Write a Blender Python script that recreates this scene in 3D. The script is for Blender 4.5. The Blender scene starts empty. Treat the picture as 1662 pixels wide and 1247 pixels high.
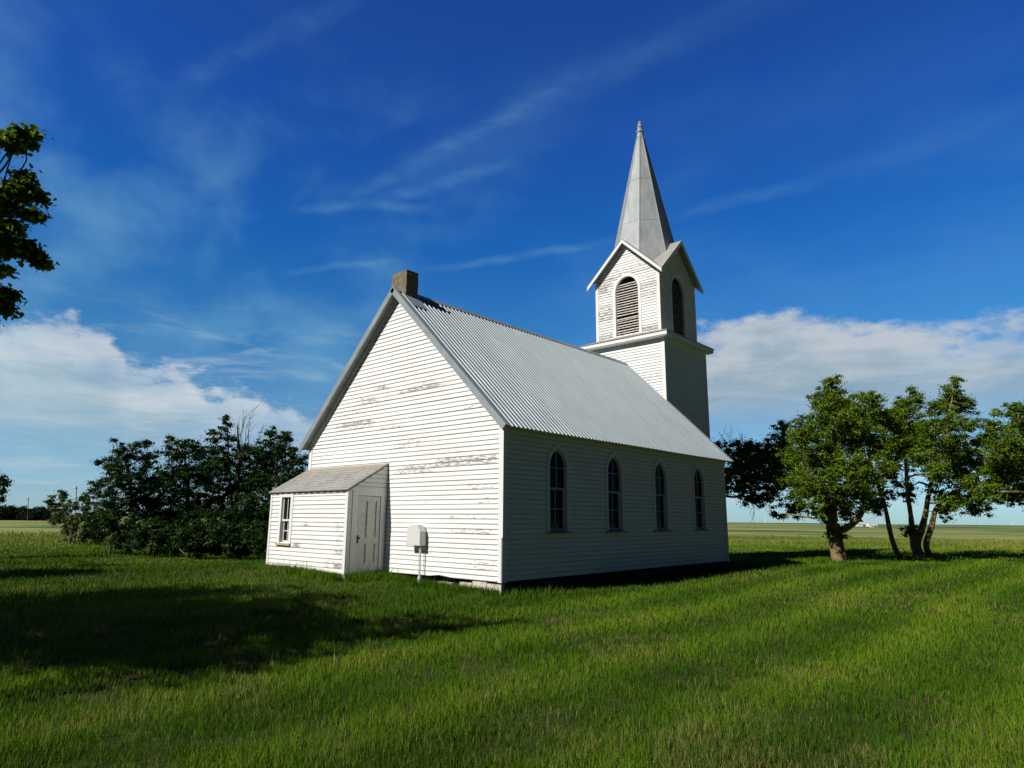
import bpy, math, random
import numpy as np
from mathutils import Vector, Matrix

SC = bpy.context.scene
COL = SC.collection
R_ = math.radians
random.seed(7)

# ------------------------------------------------------------------ camera
CAM = Vector((10.4135, -11.4194, 1.6543))
F_PX = 1088.26
ROT = ((0.74787986, 0.66379407, 0.00729075),
       (0.1258274, -0.15253311, 0.98025564),
       (-0.65179996, 0.73219607, 0.19759992))          # rows: right, up, forward
cam_d = bpy.data.cameras.new('camera')
cam = bpy.data.objects.new('camera', cam_d)
COL.objects.link(cam)
M = Matrix((ROT[0], ROT[1], [-v for v in ROT[2]])).transposed()
cam.matrix_world = Matrix.Translation(CAM) @ M.to_4x4()
cam_d.lens = 36 * F_PX / 1662
cam_d.clip_start = 0.1
cam_d.clip_end = 60000
SC.camera = cam

# ------------------------------------------------------------------ light
SUN_EL, SUN_OFF = R_(39.0), math.atan(0.17)
SUN_STRENGTH = 5.0
sun_to = Vector((-math.sin(SUN_OFF) * math.cos(SUN_EL), -math.cos(SUN_OFF) * math.cos(SUN_EL), math.sin(SUN_EL)))
sd = bpy.data.lights.new('sun', 'SUN')
sd.energy = SUN_STRENGTH
sd.angle = R_(0.5)
sd.color = (1.0, 0.965, 0.90)
so = bpy.data.objects.new('sun', sd)
COL.objects.link(so)
so.rotation_euler = (-sun_to).to_track_quat('-Z', 'Y').to_euler()
so.location = (-10, -30, 40)

SC.view_settings.view_transform = 'Standard'
SC.view_settings.look = 'None'
SC.view_settings.exposure = 0.0
SC.view_settings.gamma = 1.0


class NT:
    """small helper for building node trees"""
    def __init__(self, tree):
        self.t = tree

    def n(self, kind, **kw):
        nd = self.t.nodes.new(kind)
        for k, v in kw.items():
            setattr(nd, k, v)
        return nd

    def put(self, sock, v):
        if isinstance(v, bpy.types.NodeSocket):
            self.t.links.new(v, sock)
        elif v is not None:
            if sock.type == 'RGBA' and len(v) == 3:
                v = (*v, 1)
            sock.default_value = v

    def math(self, op, a, b=None, c=None, clamp=False):
        nd = self.n('ShaderNodeMath', operation=op, use_clamp=clamp)
        for i, v in enumerate((a, b, c)):
            if v is not None:
                self.put(nd.inputs[i], v)
        return nd.outputs[0]

    def vmath(self, op, a, b=None, scale=None):
        nd = self.n('ShaderNodeVectorMath', operation=op)
        self.put(nd.inputs[0], a)
        if b is not None:
            self.put(nd.inputs[1], b)
        if scale is not None:
            self.put(nd.inputs['Scale'], scale)
        return nd.outputs['Value'] if op in ('DOT_PRODUCT', 'LENGTH', 'DISTANCE') else nd.outputs[0]

    def smooth(self, v, lo, hi, a=0.0, b=1.0):
        nd = self.n('ShaderNodeMapRange', interpolation_type='SMOOTHSTEP')
        for s, x in zip(('Value', 'From Min', 'From Max', 'To Min', 'To Max'), (v, lo, hi, a, b)):
            self.put(nd.inputs[s], x)
        return nd.outputs[0]

    def mix(self, fac, a, b, blend='MIX'):
        nd = self.n('ShaderNodeMix', data_type='RGBA', blend_type=blend)
        self.put(nd.inputs['Factor'], fac)
        self.put(nd.inputs['A'], None) if a is None else self.put(nd.inputs[6], a)
        self.put(nd.inputs[7], b)
        return nd.outputs[2]

    def noise(self, vec, scale, detail=4, rough=0.55, dist=0.0):
        nd = self.n('ShaderNodeTexNoise')
        if vec is not None:
            self.put(nd.inputs['Vector'], vec)
        nd.inputs['Scale'].default_value = scale
        nd.inputs['Detail'].default_value = detail
        nd.inputs['Roughness'].default_value = rough
        nd.inputs['Distortion'].default_value = dist
        return nd.outputs['Fac']

    def ramp(self, fac, stops, interp='LINEAR'):
        nd = self.n('ShaderNodeValToRGB')
        self.put(nd.inputs[0], fac)
        cr = nd.color_ramp
        cr.interpolation = interp
        while len(cr.elements) < len(stops):
            cr.elements.new(0.5)
        for e, (p, c) in zip(cr.elements, stops):
            e.position = p
            e.color = (*c, 1) if len(c) == 3 else c
        return nd.outputs[0]

    def scalevec(self, vec, s):
        nd = self.n('ShaderNodeMapping')
        self.put(nd.inputs[0], vec)
        nd.inputs['Scale'].default_value = s
        return nd.outputs[0]

    def bump(self, h, strength=0.3, dist=0.02, normal=None):
        nd = self.n('ShaderNodeBump')
        nd.inputs['Strength'].default_value = strength
        nd.inputs['Distance'].default_value = dist
        self.put(nd.inputs['Height'], h)
        if normal is not None:
            self.put(nd.inputs['Normal'], normal)
        return nd.outputs[0]


# ------------------------------------------------------------------ world: clear sky, cloud banks, cirrus
def make_world():
    w = bpy.data.worlds.new('World')
    SC.world = w
    w.use_nodes = True
    t = NT(w.node_tree)
    bg = w.node_tree.nodes['Background']
    sk = t.n('ShaderNodeTexSky', sky_type='NISHITA', sun_disc=False)
    sk.sun_elevation = SUN_EL
    sk.sun_rotation = math.pi + SUN_OFF
    sk.altitude = 600
    sk.air_density = 1.0
    sk.dust_density = 0.3
    sk.ozone_density = 2.5
    d = t.n('ShaderNodeTexCoord').outputs['Generated']
    d = t.vmath('NORMALIZE', d)
    z = t.vmath('DOT_PRODUCT', d, (0, 0, 1))
    # polarised, deep blue version of the clear sky, by height
    tint = t.ramp(z, [(0.0, (.22, .36, .50)), (.05, (.27, .42, .57)), (.14, (.21, .36, .46)), (.25, (.12, .37, .54)),
                      (.39, (.05, .31, .63)), (.54, (.07, .265, .66)), (.68, (.085, .245, .62)), (1, (.08, .18, .6))])
    sky = t.vmath('MULTIPLY', sk.outputs[0], t.vmath('SCALE', tint, scale=2.0))
    # bearing from the view axis of the prairie to the north-west
    rr = t.vmath('DOT_PRODUCT', d, (0.74692, 0.66491, 0))
    ff = t.vmath('DOT_PRODUCT', d, (-0.66491, 0.74692, 0))
    az = t.math('ARCTAN2', rr, ff)
    el = t.math('ARCSINE', z)
    azn = t.math('MULTIPLY_ADD', az, 1 / 1.6, 0.5)
    fc = t.n('ShaderNodeFloatCurve')
    prof = [(-.80, .20), (-.70, .225), (-.637, .247), (-.6, .262), (-.557, .247), (-.53, .205), (-.5, .193), (-.462, .188), (-.384, .184),
            (-.35, .174), (-.316, .162), (-.285, .15), (-.22, .11), (-.1, .06), (.1, .10), (.2, .24), (.277, .272), (.321, .28), (.406, .288), (.445, .28),
            (.535, .268), (.609, .262), (.672, .260), (.8, .25)]
    cm = fc.mapping.curves[0]
    while len(cm.points) < len(prof):
        cm.points.new(0.5, 0.5)
    for p, (a, e) in zip(cm.points, sorted(prof)):
        p.location = (a / 1.6 + 0.5, e)
        p.handle_type = 'VECTOR'
    fc.mapping.update()
    t.put(fc.inputs['Value'], azn)
    top = fc.outputs[0]
    cv = t.n('ShaderNodeCombineXYZ')
    t.put(cv.inputs[0], t.math('MULTIPLY', az, 1.0))
    t.put(cv.inputs[1], t.math('MULTIPLY', el, 1.9))
    cvec = cv.outputs[0]
    n1 = t.noise(cvec, 9, 8, 0.6)
    n2 = t.noise(t.scalevec(cvec, (1, 1.8, 1)), 3.5, 6, 0.55)
    edge = t.math('ADD', t.math('SUBTRACT', top, el),
                  t.math('ADD', t.math('MULTIPLY_ADD', n1, 0.17, -0.085), t.math('MULTIPLY_ADD', n2, 0.07, -0.038)))
    side = t.smooth(az, -0.02, 0.12)                       # 0 = left bank, 1 = right bank
    soft = t.math('MULTIPLY_ADD', side, 0.012, 0.024)
    body = t.smooth(edge, 0.0, soft)
    # each bank thins out towards its foot
    lowL = t.smooth(el, 0.05, 0.16, 0.30, 1.0)
    lowR = t.smooth(el, 0.10, 0.19, 0.15, 0.88)
    low = t.math('ADD', t.math('MULTIPLY', lowL, t.math('SUBTRACT', 1, side)), t.math('MULTIPLY', lowR, side))
    veil = t.math('MULTIPLY_ADD', n2, 2.4, t.math('MULTIPLY_ADD', side, .25, -.40), clamp=True)
    cloud = t.math('MULTIPLY', t.math('MULTIPLY', t.math('MULTIPLY', body, low), veil), t.smooth(t.math('ABSOLUTE', az), 1.1, .8))
    streaky = t.noise(t.scalevec(cvec, (2.2, 5.5, 1)), 3, 7, 0.62, 0.6)
    bright = t.math('ADD', t.math('MULTIPLY', t.smooth(edge, 0.10, 0.0), 0.30), t.math('MULTIPLY', streaky, 0.75))
    ccol = t.mix(t.smooth(bright, 0.2, 0.72), (3.3, 4.7, 5.4), (7.2, 7.5, 7.5))
    cbright = t.math('MULTIPLY_ADD', side, -0.20, 1.03)
    ccol = t.vmath('SCALE', ccol, scale=cbright)
    sky = t.mix(t.math('MULTIPLY', cloud, 0.95), sky, ccol)
    # thin low wisps near the horizon on the left
    wl = t.math('MULTIPLY', t.smooth(t.noise(t.scalevec(cvec, (1.6, 7, 1)), 4.2, 5, 0.55), 0.5, 0.72),
                t.math('MULTIPLY', t.smooth(el, 0.17, 0.08), t.smooth(el, 0.0, 0.03)))
    sky = t.mix(t.math('MULTIPLY', wl, 0.6), sky, (5.6, 6.2, 6.4))
    # ragged mid-height wisps above and beside the left bank
    wm = t.math('MULTIPLY', t.smooth(t.noise(t.scalevec(cvec, (1.3, 3.2, 1)), 5.0, 7, 0.62, .4), 0.46, 0.74),
                t.math('MULTIPLY', t.math('MULTIPLY', t.smooth(el, 0.30, 0.22), t.smooth(el, 0.12, 0.16)), t.smooth(az, -.1, -.3)))
    sky = t.mix(t.math('MULTIPLY', wm, 0.5), sky, (4.6, 6.0, 6.7))
    # cirrus streaks: great-circle bands (normal, mid point, half length, half width, strength)
    bands = [((.015, .668, -.744), (-.6457, .5746, .5029), .21, .016, .20), ((.015, .668, -.744), (-.56, .63, .545), .30, .04, .08),
             ((-.0627, .6324, -.7721), (-.3789, .7006, .6047), .30, .03, .10), ((-.1179, .3936, -.9117), (-.6038, .7004, .3805), .17, .009, .36),
             ((-.0609, .4377, -.897), (-.3288, .8398, .4321), .12, .014, .18), ((.0492, .462, -.8855), (-.1298, .882, .4529), .16, .022, .10),
             ((-.177, .7382, -.651), (-.7201, .3537, .5969), .16, .022, .16), ((-.5561, -.4832, -.6762), (-.8304, .2889, .4764), .14, .05, .16),
             ((-.2711, .3484, -.8973), (-.742, .5181, .4254), .12, .011, .34), ((-.0995, .5462, -.8317), (-.6552, .5931, .4679), .12, .012, .26),
             ((-.1982, .3259, -.9244), (-.7804, .5181, .35), .10, .008, .28), ((-.24, .34, -.91), (-.72, .60, .345), .16, .030, .16)]
    warp = t.n('ShaderNodeTexNoise')
    t.put(warp.inputs['Vector'], d)
    warp.inputs['Scale'].default_value = 7
    warp.inputs['Detail'].default_value = 5
    dw = t.vmath('ADD', d, t.vmath('SCALE', t.vmath('SUBTRACT', warp.outputs['Color'], (.5, .5, .5)), scale=0.035))
    acc = None
    for nrm, mid, hl, hw, st in bands:
        dist = t.math('ABSOLUTE', t.vmath('DOT_PRODUCT', dw, nrm))
        along = t.vmath('DOT_PRODUCT', d, mid)
        m = t.math('MULTIPLY', t.smooth(dist, hw, 0.0), t.smooth(along, math.cos(hl), math.cos(hl * 0.3), 0, st * .55))
        acc = m if acc is None else t.math('ADD', acc, m)
    fib = t.noise(t.scalevec(dw, (3, 12, 30)), 2.2, 6, 0.6)
    cir = t.math('MULTIPLY', acc, t.smooth(fib, 0.25, 0.75, 0.25, 1.1))
    # broad faint veil in the upper left and middle
    haze = t.math('MULTIPLY', t.smooth(t.noise(t.scalevec(d, (1.5, 3, 4)), 2.2, 5, 0.5, 0.25), 0.40, 0.80),
                  t.math('MULTIPLY', t.smooth(az, 0.25, -0.45, 0.12, 0.5), t.smooth(el, 0.72, 0.4)))
    sky = t.mix(t.math('ADD', cir, t.math('MULTIPLY', haze, 0.9), clamp=True), sky, (2.1, 4.6, 6.3))
    # unseen sky to the right and behind, dimmed to keep shaded sides dark
    aaz = t.math('ABSOLUTE', az)
    t.put(bg.inputs['Color'], t.mix(t.smooth(aaz, 0.78, 1.35), sky, t.vmath('MULTIPLY', sky, (.024, .064, .11))))
    bg.inputs['Strength'].default_value = 0.1
    w.cycles.sampling_method = 'MANUAL'
    w.cycles.sample_map_resolution = 512


make_world()


# ------------------------------------------------------------------ materials
def new_mat(name):
    m = bpy.data.materials.new(name)
    m.use_nodes = True
    t = NT(m.node_tree)
    b = m.node_tree.nodes['Principled BSDF']
    return m, t, b


def attr(t, name, out='Fac'):
    return t.n('ShaderNodeAttribute', attribute_name=name).outputs[out]


def mat_simple(name, col, rough=0.7, metal=0.0, var=0.15, scale=6, bump=0.0, spec=0.4):
    m, t, b = new_mat(name)
    o = t.n('ShaderNodeTexCoord').outputs['Object']
    n = t.noise(o, scale, 6, 0.6)
    dark = tuple(c * (1 - var) for c in col)
    lite = tuple(min(1, c * (1 + var * 0.6)) for c in col)
    t.put(b.inputs['Base Color'], t.mix(t.smooth(n, 0.3, 0.7), dark, lite))
    b.inputs['Roughness'].default_value = rough
    b.inputs['Metallic'].default_value = metal
    b.inputs['Specular IOR Level'].default_value = spec
    if bump:
        t.put(b.inputs['Normal'], t.bump(t.noise(o, scale * 5, 5), bump, 0.01))
    return m


def mat_siding():
    """white lap-board paint flaking to grey wood; UV = (metres along, board number + height in board), 'wear' per point"""
    m, t, b = new_mat('white_lapboard_paint')
    uv = t.n('ShaderNodeUVMap').outputs[0]
    wear = attr(t, 'wear')
    sx = t.n('ShaderNodeSeparateXYZ')
    t.put(sx.inputs[0], uv)
    v = t.math('FRACT', sx.outputs[1])
    n = t.noise(t.scalevec(uv, (3.2, 2.1, 1)), 1.6, 7, 0.68)
    fine = t.noise(t.scalevec(uv, (16, 5, 1)), 2.0, 5, 0.7)
    f = t.math('ADD', t.math('MULTIPLY', n, 0.7), t.math('MULTIPLY', fine, 0.3))
    f = t.math('ADD', f, t.math('MULTIPLY', wear, 0.52))
    f = t.math('ADD', f, t.smooth(v, 0.45, 0.0, 0.0, 0.055))
    peel = t.smooth(f, 0.628, 0.655)
    streak = t.noise(t.scalevec(uv, (1.5, 7, 1)), 5, 5, 0.6)
    wood = t.ramp(streak, [(0.25, (.20, .185, .17)), (0.55, (.38, .36, .335)), (0.85, (.56, .545, .52))])
    grime = t.noise(t.scalevec(uv, (0.5, .35, 1)), 1.4, 5, 0.6)
    paint = t.mix(t.smooth(grime, 0.35, 0.75), (.83, .835, .82), (.75, .755, .735))
    paint = t.mix(t.smooth(fine, 0.58, 0.8, 0, 0.22), paint, (.55, .53, .48))
    # lap shadow painted as a dark line along each board's lower edge
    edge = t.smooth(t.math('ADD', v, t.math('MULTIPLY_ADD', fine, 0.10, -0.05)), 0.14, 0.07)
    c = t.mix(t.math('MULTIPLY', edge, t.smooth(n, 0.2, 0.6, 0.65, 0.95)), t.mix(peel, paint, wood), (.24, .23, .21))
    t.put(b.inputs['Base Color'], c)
    b.inputs['Roughness'].default_value = 0.62
    b.inputs['Specular IOR Level'].default_value = 0.3
    t.put(b.inputs['Normal'], t.bump(t.math('SUBTRACT', t.math('MULTIPLY', fine, 0.3), peel), 0.5, 0.004))
    return m


def mat_trim():
    m, t, b = new_mat('white_trim_paint')
    o = t.n('ShaderNodeTexCoord').outputs['Object']
    n = t.noise(o, 5, 7, 0.7)
    s = t.noise(t.scalevec(o, (3, 3, .6)), 6, 6, 0.65)
    peel = t.smooth(t.math('ADD', t.math('MULTIPLY', n, 0.5), t.math('MULTIPLY', s, 0.5)), 0.63, 0.67)
    t.put(b.inputs['Base Color'], t.mix(peel, t.mix(n, (.81, .815, .80), (.73, .735, .71)), (.36, .33, .29)))
    b.inputs['Roughness'].default_value = 0.6
    return m


def mat_roof_metal():
    m, t, b = new_mat('galvanised_ribbed_steel')
    o = t.n('ShaderNodeTexCoord').outputs['Object']
    n = t.noise(o, 1.2, 5, 0.6)
    s = t.noise(t.scalevec(o, (.5, 8, .5)), 2.5, 4, 0.6)
    f = t.math('ADD', t.math('MULTIPLY', n, .55), t.math('MULTIPLY', s, .45))
    t.put(b.inputs['Base Color'], t.mix(t.smooth(f, .3, .7), (.16, .195, .21), (.23, .27, .285)))
    b.inputs['Metallic'].default_value = 0.25
    t.put(b.inputs['Roughness'], t.smooth(n, .3, .7, .46, .56))
    return m


def mat_shingle():
    m, t, b = new_mat('weathered_asphalt_shingle')
    o = t.n('ShaderNodeTexCoord').outputs['Object']
    n = t.noise(o, 2.2, 6, 0.6)
    g = t.noise(o, 60, 4, 0.7)
    c = t.mix(t.smooth(n, .3, .7), (.31, .31, .295), (.45, .445, .42))
    c = t.mix(t.smooth(g, .3, .75), c, (.20, .195, .17))
    t.put(b.inputs['Base Color'], t.mix(t.smooth(attr(t, 'wear'), 0, 1, 0, .6), c, (.44, .37, .24)))
    b.inputs['Roughness'].default_value = 0.9
    t.put(b.inputs['Normal'], t.bump(g, .4, .01))
    return m


def mat_spire():
    m, t, b = new_mat('grey_painted_spire_sheet')
    o = t.n('ShaderNodeTexCoord').outputs['Object']
    n = t.noise(t.scalevec(o, (2, 2, .5)), 1.6, 6, 0.62)
    sp = t.noise(t.scalevec(o, (1, 1, .45)), 14, 3, 0.7)
    c = t.mix(t.smooth(n, .3, .7), (.275, .295, .305), (.385, .41, .42))
    c = t.mix(t.smooth(sp, .66, .74, 0, .7), c, (.16, .15, .14))
    t.put(b.inputs['Base Color'], c)
    b.inputs['Roughness'].default_value = 0.6
    b.inputs['Metallic'].default_value = 0.1
    return m


def mat_glass():
    m, t, b = new_mat('dark_window_glass')
    o = t.n('ShaderNodeTexCoord').outputs['Object']
    n = t.noise(t.scalevec(o, (1, 1, .7)), 2.5, 3, .5)
    t.put(b.inputs['Base Color'], t.mix(n, (.004, .005, .006), (.014, .012, .011)))
    b.inputs['Roughness'].default_value = 0.06
    b.inputs['Specular IOR Level'].default_value = 0.16
    t.put(b.inputs['Normal'], t.bump(t.noise(o, 3, 2), .05, .02))
    return m


def mat_leaf(name, c0, c1, c2, trans=0.28):
    m = bpy.data.materials.new(name)
    m.use_nodes = True
    t = NT(m.node_tree)
    nodes = m.node_tree.nodes
    nodes.remove(nodes['Principled BSDF'])
    out = nodes['Material Output']
    col = t.ramp(attr(t, 'var'), [(0, c0), (.55, c1), (1, c2)])
    df = t.n('ShaderNodeBsdfDiffuse')
    t.put(df.inputs[0], col)
    tr = t.n('ShaderNodeBsdfTranslucent')
    t.put(tr.inputs[0], t.mix(.5, col, (c2[0] * 1.3, c2[1] * 1.3, c2[2] * .6)))
    gl = t.n('ShaderNodeBsdfGlossy')
    gl.inputs['Roughness'].default_value = .45
    t.put(gl.inputs[0], (.5, .5, .5, 1))
    mx = t.n('ShaderNodeMixShader')
    mx.inputs[0].default_value = trans
    t.put(mx.inputs[1], df.outputs[0])
    t.put(mx.inputs[2], tr.outputs[0])
    m2 = t.n('ShaderNodeMixShader')
    m2.inputs[0].default_value = .018
    t.put(m2.inputs[1], mx.outputs[0])
    t.put(m2.inputs[2], gl.outputs[0])
    t.put(out.inputs[0], m2.outputs[0])
    return m


def mat_bark(name, a, b_):
    m, t, b = new_mat(name)
    o = t.n('ShaderNodeTexCoord').outputs['Object']
    n = t.noise(t.scalevec(o, (9, 9, 1.6)), 2.2, 7, 0.68)
    t.put(b.inputs['Base Color'], t.mix(t.smooth(n, .3, .7), a, b_))
    b.inputs['Roughness'].default_value = .9
    b.inputs['Specular IOR Level'].default_value = .15
    t.put(b.inputs['Normal'], t.bump(n, .9, .03))
    return m


def mat_ground():
    m, t, b = new_mat('prairie_ground')
    o = t.n('ShaderNodeNewGeometry').outputs['Position']
    fine = t.noise(o, 9, 7, 0.7)
    mid = t.noise(o, .45, 5, 0.6)
    near = t.mix(t.smooth(fine, .3, .7), (.026, .040, .008), (.060, .062, .020))
    near = t.mix(t.smooth(mid, .5, .72, 0, .7), near, (.085, .075, .03))
    # distant hay meadows and crops in long strips
    q = t.vmath('SUBTRACT', o, (8, -8, 0))
    sq = t.n('ShaderNodeSeparateXYZ')
    t.put(sq.inputs[0], q)
    cb = t.n('ShaderNodeCombineXYZ')
    t.put(cb.inputs[0], t.math('MULTIPLY', t.math('LOGARITHM', t.vmath('LENGTH', q), 2.718), 2.3))
    t.put(cb.inputs[1], t.math('MULTIPLY', t.math('ARCTAN2', sq.outputs[0], sq.outputs[1]), 2.2))
    strips = t.noise(cb.outputs[0], 1.3, 3, 0.5, .3)
    tuft = t.noise(t.scalevec(o, (.35, .2, 1)), 1.0, 6, .7)
    far = t.ramp(strips, [(.36, (.045, .11, .025)), (.43, (.14, .20, .045)), (.49, (.24, .265, .08)), (.54, (.33, .30, .13)), (.58, (.15, .21, .05)), (.65, (.045, .11, .035))])
    far = t.mix(t.smooth(tuft, .35, .75, 0, .22), far, (.08, .115, .02))
    dist = t.vmath('DISTANCE', o, (10.4, -11.4, 0))
    c = t.mix(t.smooth(dist, 30, 60), near, t.mix(t.smooth(dist, 45, 70), (.19, .225, .06), far))
    c = t.mix(t.smooth(dist, 1500, 6000, 0, .7), c, (.06, .10, .085))  # bluish distance haze painted into the far ground
    t.put(b.inputs['Base Color'], c)
    b.inputs['Roughness'].default_value = .95
    b.inputs['Specular IOR Level'].default_value = .05
    return m


def mat_grass():
    m = bpy.data.materials.new('lawn_grass')
    m.use_nodes = True
    t = NT(m.node_tree)
    nodes = m.node_tree.nodes
    nodes.remove(nodes['Principled BSDF'])
    out = nodes['Material Output']
    green = t.ramp(attr(t, 'var'), [(0, (.035, .095, .006)), (.4, (.090, .195, .010)), (.75, (.16, .265, .016)), (1, (.25, .31, .03))])
    col = t.mix(attr(t, 'dry'), green, (.29, .235, .085))
    df = t.n('ShaderNodeBsdfDiffuse')
    t.put(df.inputs[0], col)
    tr = t.n('ShaderNodeBsdfTranslucent')
    t.put(tr.inputs[0], col)
    mx = t.n('ShaderNodeMixShader')
    mx.inputs[0].default_value = .3
    t.put(mx.inputs[1], df.outputs[0])
    t.put(mx.inputs[2], tr.outputs[0])
    t.put(out.inputs[0], mx.outputs[0])
    return m


MT = dict(
    siding=mat_siding(), trim=mat_trim(), roof=mat_roof_metal(), shingle=mat_shingle(), spire=mat_spire(), glass=mat_glass(),
    flash=mat_simple('grey_steel_trim', (.33, .375, .39), .5, .3, .12, 3),
    soffit=mat_simple('grey_soffit_boards', (.30, .315, .32), .75, 0, .2, 5),
    concrete=mat_simple('old_concrete', (.58, .53, .44), .9, 0, .25, 7, .4),
    shade_footing=mat_simple('footing_with_painted_shade', (.05, .048, .043), .95, 0, .3, 6, .3),  # side footing: shade under the wall put into the colour
    sash=mat_simple('worn_grey_sash_paint', (.42, .42, .41), .7, 0, .25, 9),
    chim=mat_simple('weathered_chimney_concrete', (.19, .158, .105), .92, 0, .35, 9, .6),
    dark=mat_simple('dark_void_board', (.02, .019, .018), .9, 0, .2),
    slat=mat_simple('weathered_louver_wood', (.60, .55, .50), .85, 0, .4, 12, .3),
    door=mat_simple('cream_door_paint', (.66, .655, .58), .6, 0, .12, 7),
    iron=mat_simple('rusted_iron', (.10, .085, .07), .6, .6, .3, 20),
    box=mat_simple('grey_enamelled_box', (.66, .66, .64), .45, 0, .05, 3),
    pipe=mat_simple('galvanised_conduit', (.60, .60, .58), .5, .2, .1, 8),
    sillwood=mat_simple('bare_sill_wood', (.50, .40, .24), .8, 0, .3, 10, .2),
    pole=mat_simple('old_pole_wood', (.10, .08, .06), .9, 0, .3, 4),
    white=mat_simple('white_coated_metal', (.80, .81, .82), .5, 0, .05, 1),
    barn=mat_simple('white_farm_siding', (.78, .78, .75), .6, 0, .1, .2),
    barnroof=mat_simple('pale_barn_roof', (.55, .54, .52), .6, 0, .15, .2),
    bark=mat_bark('brown_bark', (.12, .09, .045), (.38, .28, .145)),
    barkd=mat_bark('dark_bark', (.05, .042, .032), (.15, .125, .09)),
    leaf=mat_leaf('maple_leaf', (.040, .090, .005), (.105, .178, .010), (.19, .265, .022)),
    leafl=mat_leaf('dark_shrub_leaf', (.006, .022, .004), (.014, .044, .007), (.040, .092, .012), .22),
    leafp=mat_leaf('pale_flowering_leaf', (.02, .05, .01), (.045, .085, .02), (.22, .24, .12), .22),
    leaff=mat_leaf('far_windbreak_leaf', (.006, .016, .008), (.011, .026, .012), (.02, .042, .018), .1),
    ground=mat_ground(), grass=mat_grass(),
)


# ------------------------------------------------------------------ mesh helpers
class MB:
    def __init__(self):
        self.v, self.f, self.uv, self.w, self.s = [], [], {}, {}, []

    def vert(self, p, uv=None, w=None):
        self.v.append(tuple(p))
        i = len(self.v) - 1
        if uv is not None:
            self.uv[i] = uv
        if w is not None:
            self.w[i] = w
        return i

    def face(self, idx):
        self.f.append(tuple(idx))

    def box(self, lo, hi):
        x0, y0, z0 = lo
        x1, y1, z1 = hi
        b = [self.vert(p) for p in ((x0, y0, z0), (x1, y0, z0), (x1, y1, z0), (x0, y1, z0), (x0, y0, z1), (x1, y0, z1), (x1, y1, z1), (x0, y1, z1))]
        for q in ((0, 3, 2, 1), (4, 5, 6, 7), (0, 1, 5, 4), (1, 2, 6, 5), (2, 3, 7, 6), (3, 0, 4, 7)):
            self.face([b[i] for i in q])

    def prism(self, pts, off):
        """polygon pts (3-D) extruded by vector off"""
        n = len(pts)
        off = Vector(off)
        a = [self.vert(Vector(p)) for p in pts]
        c = [self.vert(Vector(p) + off) for p in pts]
        self.face(a[::-1])
        self.face(c)
        for i in range(n):
            j = (i + 1) % n
            self.face((a[i], a[j], c[j], c[i]))

    def fbox(self, F, u0, u1, n0, n1, z0, z1):
        """box in a wall frame F(u, n, z)"""
        self.prism([F(u0, n0, z0), F(u1, n0, z0), F(u1, n0, z1), F(u0, n0, z1)], F(0, n1, 0) - F(0, n0, 0))

    def ring(self, F, outer, inner, n0, n1, closed=False):
        """frame strip between two outlines (u, z), from depth n0 to n1"""
        k = len(outer)
        ids = [[self.vert(F(u, n, z)) for u, z in ol] for ol in (outer, inner) for n in (n1, n0)]
        of, ob, jf, jb = ids
        for i in range(k if closed else k - 1):
            j = (i + 1) % k
            self.face((of[i], of[j], jf[j], jf[i]))
            self.face((ob[i], ob[j], of[j], of[i]))
            self.face((jf[i], jf[j], jb[j], jb[i]))
            self.face((ob[j], ob[i], jb[i], jb[j]))
        if not closed:
            for i in (0, k - 1):
                self.face((of[i], jf[i], jb[i], ob[i]))

    def tube(self, pts, rad, sides=8, cap=True):
        pts = [Vector(p) for p in pts]
        rings = []
        ref = None
        for i, p in enumerate(pts):
            a = pts[max(0, i - 1)]
            b = pts[min(len(pts) - 1, i + 1)]
            tdir = (b - a).normalized()
            if ref is None:
                ref = tdir.orthogonal().normalized()
            ref = (ref - tdir * ref.dot(tdir))
            ref = ref.normalized() if ref.length > 1e-6 else tdir.orthogonal().normalized()
            bi = tdir.cross(ref)
            r = rad[i] if isinstance(rad, (list, tuple)) else rad
            rings.append([self.vert(p + (ref * math.cos(2 * math.pi * k / sides) + bi * math.sin(2 * math.pi * k / sides)) * r) for k in range(sides)])
        for A, B in zip(rings, rings[1:]):
            for k in range(sides):
                j = (k + 1) % sides
                self.face((A[k], A[j], B[j], B[k]))
        if cap:
            self.face(rings[0][::-1])
            self.face(rings[-1])

    def loft(self, secs):
        """stack of equal-length closed outlines"""
        rings = [[self.vert(p) for p in s] for s in secs]
        n = len(secs[0])
        for A, B in zip(rings, rings[1:]):
            for k in range(n):
                j = (k + 1) % n
                self.face((A[k], A[j], B[j], B[k]))
        self.face(rings[0][::-1])
        self.face(rings[-1])

    def build(self, name, mat, parent=None, smooth=False):
        base = Vector(parent['_base']) if parent is not None and '_base' in parent else Vector((0, 0, 0))
        me = bpy.data.meshes.new(name)
        me.from_pydata([tuple(Vector(p) - base) for p in self.v], [], self.f)
        if self.uv:
            lay = me.uv_layers.new(name='UVMap')
            vi = np.empty(len(me.loops), dtype=np.int32)
            me.loops.foreach_get('vertex_index', vi)
            tab = np.zeros((len(self.v), 2), dtype=np.float32)
            for i, u in self.uv.items():
                tab[i] = u
            lay.data.foreach_set('uv', tab[vi].ravel())
        if self.w:
            a = me.attributes.new('wear', 'FLOAT', 'POINT')
            tab = np.zeros(len(self.v), dtype=np.float32)
            for i, u in self.w.items():
                tab[i] = u
            a.data.foreach_set('value', tab)
        if smooth:
            me.polygons.foreach_set('use_smooth', [True] * len(me.polygons))
        me.materials.append(mat)
        o = bpy.data.objects.new(name, me)
        COL.objects.link(o)
        if parent is not None:
            o.parent = parent
            BASES[o.name] = base
            o['_base'] = tuple(base)
        return o


BASES = {}


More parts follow.
